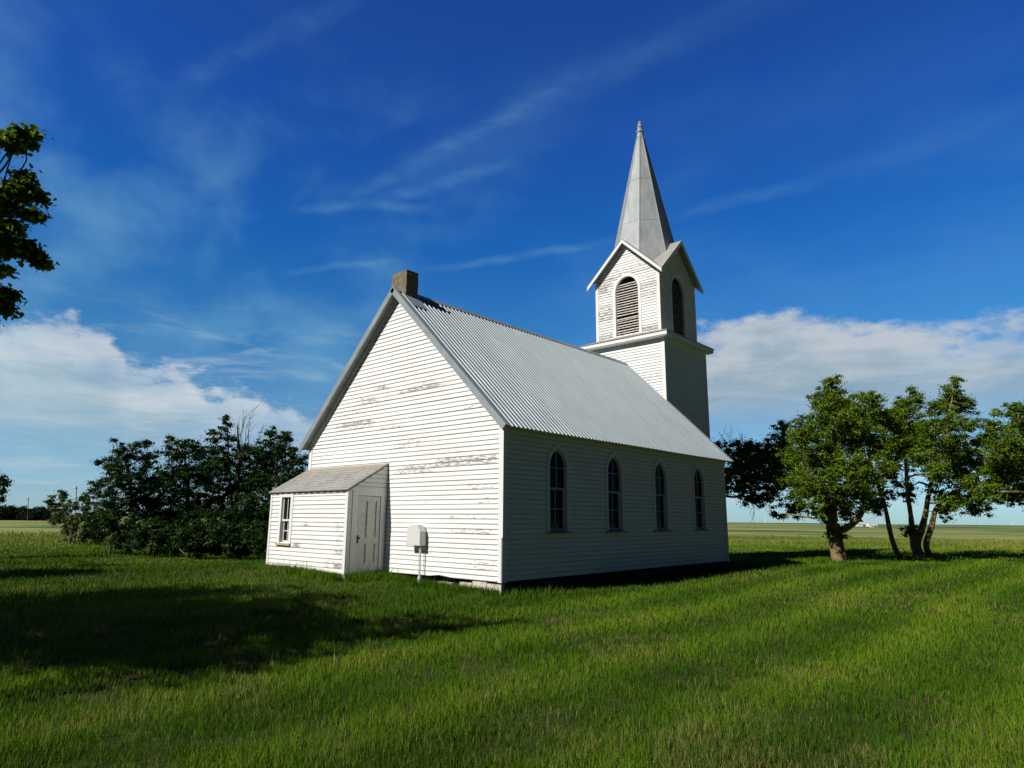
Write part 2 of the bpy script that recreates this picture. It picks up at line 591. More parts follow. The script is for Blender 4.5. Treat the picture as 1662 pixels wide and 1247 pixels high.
def tag(o, label=None, cat=None, group=None, kind=None):
    for k, v in (('label', label), ('category', cat), ('group', group), ('kind', kind)):
        if v:
            o[k] = v
    return o


def empty(name, loc, label, cat, group=None):
    o = bpy.data.objects.new(name, None)
    o.empty_display_size = .3
    COL.objects.link(o)
    o.location = loc
    o['_base'] = tuple(loc)
    return tag(o, label, cat, group)


def frame(O, U):
    O, U = Vector(O), Vector(U)
    N = U.cross(Vector((0, 0, 1)))
    return lambda u, n, z: O + U * u + N * n + Vector((0, 0, z))


EXPO = 0.1145


def lap_boards(mb, F, z0, z1, extent, holes=(), wear=lambda u, z: 0.0, seed=1, drop=None):
    """individual lap boards: each a tilted plank with a lip, cut round openings; extent(z) -> (u0, u1)"""
    rnd = random.Random(seed)
    k = 0
    z = z0
    while z < z1 - 0.01:
        zh = min(z + EXPO, z1)
        a0, b0 = extent(z)
        a1, b1 = extent(zh)
        if b0 - a0 < 0.03:
            break
        zm = (z + zh) / 2
        cuts = []
        for h in holes:
            c = h(zm)
            if c:
                cuts.append(c)
        cuts.sort()
        segs = []
        la, la1 = a0, a1
        for c0, c1 in cuts:
            segs.append((la, la1, c0, c0))
            la = la1 = c1
        segs.append((la, la1, b0, b1))
        parts = []
        for s in segs:                                        # butt joints
            ln = s[2] - s[0]
            if ln > 3.2 and rnd.random() < .75:
                j = s[0] + ln * rnd.uniform(.3, .7)
                parts.append((s[0], s[1], j - .0015, j - .0015))
                parts.append((j + .0015, j + .0015, s[2], s[3]))
            else:
                parts.append(s)
        for p0, p1, q0, q1 in parts:
            if q0 - p0 < 0.01:
                continue
            lip = .019 + rnd.uniform(-.004, .005)
            sag0, sag1 = rnd.uniform(-.003, .003), rnd.uniform(-.003, .003)
            bw = rnd.uniform(-.05, .06)
            n = max(1, int((q0 - p0) / .35))
            prev = None
            for i in range(n + 1):
                fr = i / n
                ub = p0 + (q0 - p0) * fr
                ut = p1 + (q1 - p1) * fr
                zb = z + sag0 + (sag1 - sag0) * fr
                if drop:
                    zb += drop(ub, z)
                w = wear(ub, zm) + bw
                lp = lip + rnd.uniform(-.0012, .0012)
                ids = (mb.vert(F(ub, 0.002, zb), (ub, k + .02), w), mb.vert(F(ub, lp, zb), (ub, k + .02), w), mb.vert(F(ut, .004, zh + .006), (ut, k + .97), w))
                if prev:
                    mb.face((prev[0], ids[0], ids[1], prev[1]))
                    mb.face((prev[1], ids[1], ids[2], prev[2]))
                prev = ids
        z = zh
        k += 1


def lancet(cu, half, z0, zs, za, n=9):
    """open outline of a pointed arch from the left foot over the tip to the right foot"""
    a = za - zs
    Rr = (half * half + a * a) / (2 * half)
    c0 = Rr - half
    th = math.atan2(a, c0)
    arc = [(c0 - Rr * math.cos(th * i / n), zs + Rr * math.sin(th * i / n)) for i in range(n + 1)]
    L = [(cu - half, z0)] + [(cu + x, z) for x, z in arc]
    return L + [(2 * cu - u, z) for u, z in L[-2::-1]]


def roundarch(cu, half, z0, zs, rise, n=16):
    return [(cu - half, z0)] + [(cu - half * math.cos(math.pi * i / n), zs + rise * math.sin(math.pi * i / n)) for i in range(n + 1)] + [(cu + half, z0)]


def width_at(ol, z):
    """(u0, u1) of an outline at height z"""
    us = []
    for (u0, z0), (u1, z1) in zip(ol, ol[1:]):
        if (z0 - z) * (z1 - z) <= 0 and z0 != z1:
            us.append(u0 + (u1 - u0) * (z - z0) / (z1 - z0))
    return (min(us), max(us)) if len(us) >= 2 else None


# ------------------------------------------------------------------ ground
def h2(ix, iy, s):
    v = np.sin(ix * 127.1 + iy * 311.7 + s * 74.7) * 43758.5453
    return v - np.floor(v)


def vnoise(x, y, s=0):
    ix, iy = np.floor(x), np.floor(y)
    fx, fy = x - ix, y - iy
    fx, fy = fx * fx * (3 - 2 * fx), fy * fy * (3 - 2 * fy)
    return (h2(ix, iy, s) * (1 - fx) + h2(ix + 1, iy, s) * fx) * (1 - fy) + (h2(ix, iy + 1, s) * (1 - fx) + h2(ix + 1, iy + 1, s) * fx) * fy


def gz(x, y):
    """ground height"""
    x, y = np.asarray(x, float), np.asarray(y, float)
    r = np.hypot(x - 2, y - 4)
    z = .05 * (vnoise(x * .35, y * .35, 1) - .5) + .10 * (vnoise(x * .09, y * .09, 2) - .5)
    z = z * np.clip((r - 3) / 8, .25, 1)
    # a low swell of earth along the rear wall and porch
    z = z + .20 * np.exp(-((x + 6.5) / 3.6) ** 2 - ((y + .4) / 2.2) ** 2) - .05 * np.exp(-((x - .5) / 4) ** 2 - ((y - 3) / 7) ** 2)
    far = np.clip((r - 60) / 400, 0, 1)
    right = np.clip(((x - 10) * .747 + (y + 11) * .665) / np.maximum(r, 1) * 2.0 + .6, 0, 1)
    z = z - far * (.25 + .75 * right) * .0056 * (r - 60)
    z = z + far * (vnoise(x * .0016, y * .0016, 5) - .5) * np.clip(r * .003, 0, 12)
    z = z + np.clip((r - 2500) / 3000, 0, 1) * (vnoise(x * .00045, y * .00045, 9) - .45) * 75
    return z


def gzf(x, y):
    return float(gz(x, y))


def ray_at(px, py, depth):
    """world point seen at (px, py) in the survey picture, at a given horizontal depth along the view axis"""
    a, b = (px - 831) / F_PX, -(py - 623.5) / F_PX
    d = Vector([ROT[0][i] * a + ROT[1][i] * b + ROT[2][i] for i in range(3)])
    fh = d.x * -.66491 + d.y * .74692
    return CAM + d * (depth / fh)


def ground_at(px, depth):
    p = ray_at(px, 843 + (px - 831) * .0073, depth)
    return Vector((p.x, p.y, gzf(p.x, p.y)))


def make_ground():
    radii = [0.0] + list(np.geomspace(1.0, 30000, 190))
    nseg = 288
    ang = np.linspace(0, 2 * np.pi, nseg, endpoint=False)
    rr, aa = np.meshgrid(radii[1:], ang, indexing='ij')
    cx, cy = 0.0, 0.0
    x = cx + rr * np.cos(aa)
    y = cy + rr * np.sin(aa)
    z = gz(x, y)
    V = np.concatenate([[[cx, cy, gzf(cx, cy)]], np.stack([x, y, z], -1).reshape(-1, 3)])
    faces = [(0, 1 + k, 1 + (k + 1) % nseg) for k in range(nseg)]
    for i in range(len(radii) - 2):
        b0, b1 = 1 + i * nseg, 1 + (i + 1) * nseg
        faces += [(b0 + k, b1 + k, b1 + (k + 1) % nseg, b0 + (k + 1) % nseg) for k in range(nseg)]
    me = bpy.data.meshes.new('ground')
    me.from_pydata([tuple(p) for p in V], [], faces)
    me.polygons.foreach_set('use_smooth', [True] * len(me.polygons))
    me.materials.append(MT['ground'])
    o = bpy.data.objects.new('ground', me)
    COL.objects.link(o)
    o['kind'] = 'structure'


make_ground()

# ------------------------------------------------------------------ the church
W, L = 8.10, 11.73
XC = -W / 2
ZS = 0.28
EX, ZE, ZA, OY = 0.245, 3.78, 8.016, 0.25
SL = (ZA - ZE) / (W / 2 + EX)
TC, TH = (XC, 13.69), 1.805            # tower centre, half width
BH = 1.55                              # belfry half width

church = empty('church', (XC, L / 2, 0.0), 'white wooden country church with ribbed metal roof and tall grey steeple', 'church')

F_rear = frame((0, 0, 0), (1, 0, 0))               # wall facing the camera side, u = x
F_side = frame((0, 0, 0), (0, 1, 0))               # long wall, u = y
F_far = frame((0, L, 0), (-1, 0, 0))
F_left = frame((-W, 0, 0), (0, -1, 0))


def gable_extent(z, inv=False):
    if z < ZE + EX * SL - .1:
        h = W / 2
    else:
        h = max(0, (ZA - .10 - z) / SL)
    return (XC - h, XC + h) if not inv else (-XC - h, -XC + h)


PORX0, PORX1, PORD = -8.02, -4.21, 1.23


SPOTS = [(-4.9, -4.45, 5.25, .42), (-5.9, -5.0, 4.98, .25), (-3.9, -2.0, 5.06, .36), (-3.2, -2.2, 5.18, .30), (-5.1, -3.9, 4.90, .2),
         (-6.7, -4.9, 4.30, .30), (-4.6, -3.4, 4.12, .22), (-6.6, -5.6, 4.62, .22), (-3.7, -.1, 2.98, .24), (-2.3, -.1, 3.06, .26), (-3.9, -2.2, 2.86, .26), (-4.1, -2.7, 3.6, .2),
         (-1.75, -.2, 1.40, .32), (-1.5, -.15, 1.06, .2), (-1.0, -.1, 2.1, .14), (-1.9, -.5, 1.75, .12), (-1.2, -.2, 4.35, .3), (-1.0, -.1, .62, .2), (-3.2, -1.4, 3.35, .16), (-1.4, -.3, 2.45, .16)]


def rear_wear(u, z):
    w = -.10
    for a, b, zz, s in SPOTS:
        if abs(z - zz) < .075 and a - .2 < u < b + .2:
            w = max(w, s * .78 * min(1, (u - a + .2) / .35, (b + .2 - u) / .35))
    if z < .5:
        w += .10
    return w


# side windows -------------------------------------------------------------
WINS = [2.03, 4.60, 7.16, 9.72]
WH, WZ0, WZS, WZA = .455, 1.36, 2.95, 3.56


def win_hole(cu):
    ol = lancet(cu, WH - .05, WZ0 - .02, WZS, WZA - .07)
    return lambda z: width_at(ol, z)


mb = MB()
hole_p = lambda z: (PORX0 + .02, PORX1 - .02) if z < 2.3 else None
rag = lambda u, z: (.055 * max(0, math.sin(u * 5.1) * math.sin(u * 11.7 + 1)) if z < ZS + .01 and u > -2.4 else 0)
lap_boards(mb, F_rear, ZS, ZA - .1, gable_extent, [hole_p], rear_wear, 3, rag)
lap_boards(mb, F_side, ZS, 3.96, lambda z: (0, L), [win_hole(c) for c in WINS], lambda u, z: -.07 + (.17 if abs(z - 2.6) < .06 and 3.6 < u < 4.1 else 0), 5)
lap_boards(mb, F_far, ZS, ZA - .1, lambda z: gable_extent(z, True), (), lambda u, z: -.05, 8)
lap_boards(mb, F_left, ZS, 3.96, lambda z: (-L, 0), (), lambda u, z: -.05, 9)
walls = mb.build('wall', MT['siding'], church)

mb = MB()
cbw, pr = .115, .030
for F, us in ((F_rear, (0, -W)), (F_side, (0, L)), (F_far, (0, W)), (F_left, (0, -L))):
    a, b = min(us), max(us)
    for u0, u1 in ((a, a + cbw), (b - cbw, b + pr - .001)):
        mb = MB()
        mb.fbox(F, u0, u1, .001, pr, ZS - .015, 3.9)
        mb.build('corner_board', MT['trim'], church)
mb = MB()
mb.fbox(F_rear, -.004, .034, .0301, .045, ZS, 1.25)     # loose dark edge strip low on the corner
mb.build('metal_corner_strip', MT['flash'], church)

# foundation ---------------------------------------------------------------
mb = MB()
mb.box((-W + .12, .14, -.3), (-.12, L - .14, ZS + .02))
mb.build('foundation_core', MT['dark'], church)
blocks = [((a, -.012 + .004 * (i % 3), -.25), (b, .10, t)) for i, (a, b, t) in enumerate(((-.46, -.02, .222), (-.92, -.48, .25), (-1.35, -.95, .20), (-2.1, -1.62, .16), (-3.1, -2.5, .14), (-4.0, -3.4, .1)))]
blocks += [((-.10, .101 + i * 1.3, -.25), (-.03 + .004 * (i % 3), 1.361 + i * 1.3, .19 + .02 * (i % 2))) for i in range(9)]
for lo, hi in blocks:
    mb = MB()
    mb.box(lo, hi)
    mb.build('foundation_block', MT['concrete' if lo[1] < 0 else 'shade_footing'], church)


# lancet windows -------------------------------------------------------------
def lancet_window(cu):
    F = F_side
    outer, inner = lancet(cu, WH, WZ0, WZS, WZA), lancet(cu, WH - .105, WZ0, WZS, WZA - .15)
    m = MB()
    m.ring(F, outer, inner, -.12, .034)
    w = m.build('window', MT['trim'], church)
    sin = lancet(cu, WH - .1055, 2.40, WZS, WZA - .151)
    s_in = lancet(cu, WH - .140, 2.43, WZS, WZA - .205)
    m = MB()
    m.ring(F, sin, s_in, -.075, -.035)
    hi = WH - .105
    m.fbox(F, cu - hi, cu + hi, -.076, -.030, 2.385, 2.435)
    m.fbox(F, cu - .012, cu + .012, -.070, -.040, 2.435, WZA - .20)
    wz = width_at(s_in, 2.93)
    m.fbox(F, wz[0], wz[1], -.069, -.041, 2.92, 2.94)
    m.build('upper_sash', MT['sash'], w)
    m = MB()
    for a, b, c, d in ((cu - hi, cu - hi + .045, WZ0, 2.385), (cu + hi - .045, cu + hi, WZ0, 2.385), (cu - hi + .045, cu + hi - .045, WZ0, WZ0 + .075)):
        m.fbox(F, a, b, -.115, -.078, c, d)
    m.fbox(F, cu - .012, cu + .012, -.110, -.082, WZ0 + .075, 2.385)
    m.fbox(F, cu - hi + .045, cu + hi - .045, -.109, -.083, 1.905, 1.925)
    m.build('lower_sash', MT['sash'], w)
    m = MB()
    pts = lancet(cu, WH - .12, 2.40, WZS, WZA - .17)
    m.prism([F(u, -.061, z) for u, z in pts], F(0, -.004, 0) - F(0, 0, 0))
    m.build('pane', MT['glass'], w)
    m = MB()
    m.fbox(F, cu - hi + .02, cu + hi - .02, -.101, -.097, WZ0 + .03, 2.39)
    m.build('pane', MT['glass'], w)
    m = MB()
    m.prism([F(cu - WH - .04, .001, WZ0), F(cu - WH - .04, .085, WZ0 - .018), F(cu - WH - .04, .085, WZ0 - .055), F(cu - WH - .04, .001, WZ0 - .055)], F(2 * WH + .08, 0, 0) - F(0, 0, 0))
    m.build('sill', MT['sillwood'], w)
    return w


for c in WINS:
    lancet_window(c)
# a dark room behind the glass
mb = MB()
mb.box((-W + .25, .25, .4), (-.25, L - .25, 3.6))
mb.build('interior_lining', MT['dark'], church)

# main roof ---------------------------------------------------------------
def slope_pt(s, y, t, side):
    """point on a roof slope: s from ridge 0 to eave 1, t = thickness normal to the slope"""
    hx = (W / 2 + EX) * s
    nx, nz = SL / math.hypot(SL, 1), 1 / math.hypot(SL, 1)
    return Vector((XC + side * (hx + nx * t), y, ZA - SL * hx + nz * t))


mb = MB()
Y0, Y1 = -OY, L + OY
pitch_rib = .1575
for side in (1, -1):
    prof = []
    y = Y0
    while y < Y1 - .01:
        prof += [(y, 0.0), (y + .062, 0.0), (y + .078, .028), (y + .098, .028), (y + .116, 0.0)]
        y += pitch_rib
    prof = [(p, t) for p, t in prof if p <= Y1] + [(Y1, 0.0)]
    prev = None
    for i, (p, t) in enumerate(prof):
        wob = .006 * math.sin(p * 1.3) + .004 * math.sin(p * 3.1 + 1)
        sag = [slope_pt(s, p, t + wob * math.sin(math.pi * s * .9) * 1.2 + .003 * math.sin(s * 9 + p), side) for s in (0, .25, .5, .75, 1.012)]
        ids = [mb.vert(q) for q in sag]
        if prev:
            for a in range(4):
                q = (prev[a], prev[a + 1], ids[a + 1], ids[a])
                mb.face(q if side == 1 else q[::-1])
        prev = ids
roof = mb.build('roof', MT['roof'], church)
mb = MB()
for side in (1, -1):
    for (ya, yb) in ((Y0 + .02, -.0), (L + .0, Y1 - .02)):
        a, b = slope_pt(.0, ya, -.012, side), slope_pt(.992, ya, -.012, side)
        c, d = slope_pt(.992, ya, -.075, side), slope_pt(.0, ya, -.075, side)
        mb.prism([a, b, c, d], (0, yb - ya, 0))
    # eave soffit beyond the long walls
    s0 = (W / 2 - .02) / (W / 2 + EX)
    mb.prism([slope_pt(s0, 0.001, -.013, side), slope_pt(.991, 0.001, -.013, side), slope_pt(.991, 0.001, -.085, side), slope_pt(s0, 0.001, -.085, side)], (0, L - .002, 0))
mb.build('soffit', MT['soffit'], roof)
for side in (1, -1):
    for ya, yb, yc, yd in ((Y0 - .012, Y0 + .018, Y0 + .0181, Y0 + .10), (Y1 - .018, Y1 + .012, Y1 - .10, Y1 - .0181)):
        mb = MB()
        mb.prism([slope_pt(-.0, ya, .03, side), slope_pt(1.008, ya, .03, side), slope_pt(1.008, ya, -.135, side), slope_pt(0.0, ya, -.135, side)], (0, yb - ya, 0))
        mb.prism([slope_pt(.0, yc, .022, side), slope_pt(1.010, yc, .022, side), slope_pt(1.010, yc, .0295, side), slope_pt(.0, yc, .0295, side)], (0, yd - yc, 0))
        mb.build('rake_trim', MT['flash'], roof)
mb = MB()
for side in (1, -1):
    mb.prism([slope_pt(0, Y0 - .01, .026, side), slope_pt(.028, Y0 - .01, .024, side), slope_pt(.028, Y0 - .01, .030, side), slope_pt(0, Y0 - .01, .036, side)], (0, 12.10, 0))
mb.build('ridge_cap', MT['flash'], roof)
mb = MB()                                     # white frieze boards below the rakes and along the eave
for F, sgn in ((F_rear, 1), (F_far, -1)):
    for side in (1, -1):
        pts = []
        for s, t in ((.0, -.09), ((W / 2 + .0) / (W / 2 + EX), -.09), ((W / 2 + .0) / (W / 2 + EX), -.215), (.0, -.215)):
            q = slope_pt(s, 0, t, side)
            if s == 0:
                q.x = XC
            pts.append((q.x, q.z))
        yy = -.036 if sgn == 1 else L + .001
        mb.prism([(x, yy - (.001 if side == 1 else 0), z) for x, z in pts], (0, .035, 0))
mb.fbox(F_side, cbw + .03, L - cbw - .03, .001, .028, 3.80, 3.93)
mb.build('frieze_board', MT['trim'], church)

# chimney ---------------------------------------------------------------
mb = MB()
cx0, cx1, cy0, cy1 = -4.45, -3.80, .03, .46
n = 6
secs = []
for z in np.linspace(7.2, 8.58, 8):
    w = .006 * math.sin(z * 9)
    secs.append([(cx0 + w, cy0 + w, z), (cx1 - w, cy0 + w * .5, z), (cx1 - w, cy1, z), (cx0 + w, cy1, z)])
mb.loft(secs)
mb.box((cx0 + .08, cy0 + .08, 8.581), (cx1 - .08, cy1 - .08, 8.60))
chim = mb.build('chimney', MT['chim'], church)
mb = MB()
for side in (1, -1):
    mb.prism([slope_pt(.02, -.04, .030, side), slope_pt(.15, -.04, .030, side), slope_pt(.15, -.04, .038, side), slope_pt(.02, -.04, .038, side)], (0, .56, 0))
mb.build('chimney_flashing', MT['flash'], chim)

# porch ---------------------------------------------------------------
PZE, PZT = 2.40, 3.12
F_pf = frame((0, -PORD, 0), (1, 0, 0))
F_pr = frame((PORX1, 0, 0), (0, 1, 0))             # u = y (negative)
F_pl = frame((PORX0, 0, 0), (0, -1, 0))
wx0, wx1, wz0, wz1 = -7.50, -6.79, .95, 2.36
pw_hole = lambda z: (wx0 + .03, wx1 - .03) if wz0 - .03 < z < wz1 else None
dy0, dy1, dz0, dz1 = -.94, -.22, .33, 2.215
d_hole = lambda z: (dy0 - .17 + .02, dy1 + .14 - .02) if z < 2.35 else None


def porch_wear(u, z):
    w = -.06
    if u > PORX1 - .55 and .4 < z < 1.5:
        w = .16
    if abs(z - .93) < .06 and -6.75 < u < -6.25:
        w = .42
    if abs(z - .62) < .06 and u > -5.0:
        w = .22
    if z < .5:
        w += .14
    if abs(z - 1.43) < .06 and -6.2 < u < -5.9:
        w = .30
    return w


mb = MB()
ps = (PZT - PZE) / PORD
lap_boards(mb, F_pf, ZS, PZE - .10, lambda z: (PORX0, PORX1), [pw_hole], porch_wear, 12)
top_ext = lambda z: (-PORD if z < PZE - .06 else min(-.02, -(PZT - .06 - z) / ps), 0.0)
lap_boards(mb, F_pr, ZS, PZT - .08, top_ext, [d_hole], lambda u, z: -.12, 14)
lap_boards(mb, F_pl, ZS, PZT - .08, lambda z: (0.0, -top_ext(z)[0]), (), lambda u, z: -.05, 15)
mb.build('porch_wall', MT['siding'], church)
mb = MB()
mb.fbox(F_pf, PORX0, PORX0 + .09, .001, .028, ZS - .01, PZE - .101)
mb.fbox(F_pf, PORX1 - .085, PORX1 + .027, .001, .028, ZS - .01, PZE - .101)
mb.fbox(F_pf, PORX0 - .02, PORX1 + .029, .001, .034, PZE - .10, PZE - .012)
mb.fbox(F_pr, -PORD + .001, -PORD + .085, .001, .027, ZS - .01, PZE - .06)
mb.fbox(F_pl, PORD - .09, PORD + .0, .001, .027, ZS - .01, PZE - .06)
mb.fbox(F_pr, -PORD + .086, -.026, .001, .026, ZS - .012, dz0 - .004)
mb.build('porch_trim', MT['trim'], church)
mb = MB()
mb.box((PORX0 + .02, -PORD + .03, -.3), (PORX1 - .04, -.15, ZS + .03))
mb.box((PORX1 - .5, -PORD - .004, -.3), (PORX1 + .02, -PORD + .029, .245))
mb.build('porch_foundation', MT['concrete'], church)
mb = MB()
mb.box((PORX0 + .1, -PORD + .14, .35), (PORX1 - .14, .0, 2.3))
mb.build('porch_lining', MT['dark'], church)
# porch roof: slab + courses of lock shingles
mb = MB()


def pr_pt(x, q, t):
    """q 0 at wall .. 1 at eave edge"""
    yy = -(PORD + .07) * q
    ln = math.hypot(1, ps)
    return Vector((x, yy - ps / ln * t, PZT + ps * yy + t / ln))


mb.prism([pr_pt(PORX0 - .06, 0.001, -.03), pr_pt(PORX0 - .06, 1, -.03), pr_pt(PORX0 - .06, 1, 0), pr_pt(PORX0 - .06, 0.001, 0)], (PORX1 - PORX0 + .10, 0, 0))
proof = mb.build('porch_roof', MT['shingle'], church)
mb = MB()
rnd = random.Random(4)
rows = 10
for r in range(rows):
    q1 = 1.012 - r / rows
    q0 = max(.002, q1 - 1.45 / rows)
    x = PORX0 - .062 - (.15 if r % 2 else 0)
    while x < PORX1 + .04:
        x1 = x + .30
        xa, xb = max(x, PORX0 - .062), min(x1, PORX1 + .042)
        if xb - xa > .03:
            a = rnd.uniform(.016, .026)
            b = rnd.uniform(.010, .018)
            dq = rnd.uniform(-.006, .006) if r else 0
            w = max(0, .95 - q1 * 2.2) + rnd.uniform(-.1, .1)
            P = [pr_pt(xa, q1 + dq, a), pr_pt((xa + xb) / 2, q1 + dq + (.030 if r else .004), a + .004), pr_pt(xb - .006, q1 + dq - .004, b), pr_pt(xb - .006, q0, .004), pr_pt(xa, q0, .004)]
            ids = [mb.vert(p, (0, 0), w) for p in P]
            mb.face(ids)
            B = [mb.vert(pr_pt(xa, q1 + dq, 0.001), (0, 0), w), mb.vert(pr_pt((xa + xb) / 2, q1 + dq + (.030 if r else .004), .001), (0, 0), w), mb.vert(pr_pt(xb - .006, q1 + dq - .004, .001), (0, 0), w)]
            mb.face((B[0], B[1], ids[1], ids[0]))
            mb.face((B[1], B[2], ids[2], ids[1]))
        x = x1
mb.build('shingles', MT['shingle'], proof)

# porch window
mb = MB()
rect = lambda a, b, c, d: [(a, c), (a, d), (b, d), (b, c)]
mb.ring(F_pf, rect(wx0, wx1, wz0, wz1 - .062), rect(wx0 + .11, wx1 - .13, wz0, wz1 - .14), -.12, .030)
pwin = mb.build('window', MT['trim'], church)
ia, ib, ic = wx0 + .111, wx1 - .131, wz1 - .141
mb = MB()
mb.ring(F_pf, rect(ia, ib, 1.56, ic), rect(ia + .035, ib - .035, 1.56, ic - .035), -.07, -.03)
mb.fbox(F_pf, ia, ib, -.071, -.028, 1.555, 1.605)
mid = (ia + ib) / 2
mb.fbox(F_pf, mid - .011, mid + .011, -.066, -.036, 1.605, ic - .035)
mb.build('upper_sash', MT['trim'], pwin)
mb = MB()
mb.ring(F_pf, rect(ia, ib, wz0, 1.554), rect(ia + .04, ib - .04, wz0, 1.553), -.112, -.074)
mb.fbox(F_pf, ia + .04, ib - .04, -.112, -.074, wz0, wz0 + .07)
mb.fbox(F_pf, mid - .011, mid + .011, -.108, -.078, wz0 + .07, 1.554)
mb.fbox(F_pf, ia + .04, ib - .04, -.107, -.079, 1.275, 1.295)
mb.build('lower_sash', MT['trim'], pwin)
for a, b, nn in ((1.57, ic - .01, -.055), (wz0 + .02, 1.56, -.098)):
    mb = MB()
    mb.fbox(F_pf, ia + .01, ib - .01, nn, nn + .004, a, b)
    mb.build('pane', MT['glass'], pwin)
mb = MB()
mb.fbox(F_pf, wx0 - .03, wx1 + .01, .001, .075, wz0 - .055, wz0 - .001)
mb.build('sill', MT['sillwood'], pwin)

# porch door
mb = MB()
mb.fbox(F_pr, dy0, dy1, -.045, -.02, dz0, dz1)
st = .115
mid_d = (dy0 + dy1) / 2
zr = [dz0, dz0 + .19, 1.0, 1.18, 2.08, dz1]
for a, b, c, d in ((dy0, dy0 + st, dz0, dz1), (dy1 - st, dy1, dz0, dz1), (mid_d - .045, mid_d + .045, zr[1], zr[2]), (mid_d - .045, mid_d + .045, zr[3], zr[4]),
                   (dy0 + st, dy1 - st, zr[0], zr[1]), (dy0 + st, dy1 - st, zr[2], zr[3]), (dy0 + st, dy1 - st, zr[4], zr[5])):
    mb.fbox(F_pr, a + .001, b - .001, -.0199, .006, c + .001, d - .001)
door = mb.build('door', MT['door'], church)
mb = MB()
mb.fbox(F_pr, dy0 + .02, dy0 + .075, .0065, .012, 1.02, 1.22)
mb.tube([F_pr(dy0 + .05, .012, 1.15), F_pr(dy0 + .05, .055, 1.15)], .012, 8)
mb.tube([F_pr(dy0 + .05, .05, 1.15), F_pr(dy0 + .05, .062, 1.15), F_pr(dy0 + .05, .078, 1.15), F_pr(dy0 + .05, .085, 1.15)], [.014, .028, .026, .01], 10)
mb.build('door_handle', MT['iron'], door)
mb = MB()
mb.ring(F_pr, rect(dy0 - .17, dy1 + .14, dz0 - .003, dz1 + .14), rect(dy0 - .008, dy1 + .008, dz0 - .003, dz1 + .01), -.05, .026)
mb.build('door_casing', MT['trim'], door)

# tower ---------------------------------------------------------------
def square_frames(cx, cy, h):
    return [frame((cx, cy - h, 0), (1, 0, 0)), frame((cx + h, cy, 0), (0, 1, 0)), frame((cx, cy + h, 0), (-1, 0, 0)), frame((cx - h, cy, 0), (0, -1, 0))]


TF = square_frames(*TC, TH)
BF = square_frames(*TC, BH)
mb = MB()
for i, F in enumerate(TF):
    lap_boards(mb, F, ZS + EXPO * (28 if i == 0 else 0), 8.86, lambda z: (-TH, TH), (), (lambda u, z: -.02 + (.12 if 6.9 < z < 7.6 else 0)) if i == 0 else (lambda u, z: -.06), 20 + i)
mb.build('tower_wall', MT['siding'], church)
mb = MB()
for F in TF:
    for u0, u1 in ((-TH, -TH + .11), (TH - .11, TH + .029)):
        mb = MB()
        mb.fbox(F, u0, u1, .001, .03, ZS, 8.83)
        mb.build('tower_corner_board', MT['trim'], church)
mb = MB()
mb.box((TC[0] - TH + .1, TC[1] - TH + .15, -.3), (TC[0] + TH - .1, TC[1] + TH - .1, ZS + .02))
mb.build('tower_foundation', MT['concrete'], church)

# cornice
def sq(h, z):
    return [(TC[0] - h, TC[1] - h, z), (TC[0] + h, TC[1] - h, z), (TC[0] + h, TC[1] + h, z), (TC[0] - h, TC[1] + h, z)]


CH = TH + .28
mb = MB()
mb.loft([sq(TH - .1, 8.79), sq(CH - .03, 8.82), sq(CH - .03, 8.85), sq(CH, 8.855), sq(CH, 9.0), sq(CH - .02, 9.005)])
corn = mb.build('cornice', MT['trim'], church)
mb = MB()
mb.loft([sq(CH + .03, 9.006), sq(CH + .03, 9.03), sq(BH - .02, 9.25)])
mb.build('cornice_skirt_roof', MT['shingle'], corn)

# belfry
BZ0, BAP, BTIP, BTZ = 9.20, 13.50, 1.85, 11.74
BS = (BAP - BTZ) / BTIP
LH, LZ0, LZS, LRISE = .56, 9.33, 11.22, .65


def bel_ext(z):
    h = BH if z < BAP - .12 - BS * BH else max(0, (BAP - .12 - z) / BS)
    return (-h, h)


l_mid = roundarch(0, LH + .06, LZ0 - .05, LZS, LRISE + .06)


def bel_wear(u, z):
    w = .03
    if u < -.6 and z < 11.9:
        w = .20 + .09 * math.sin(z * 5)
    if u > .6 and 10.7 < z < 11.75:
        w = .20
    if 12.0 < z < 12.25:
        w = .19
    if z < 9.6:
        w = .26
    return w


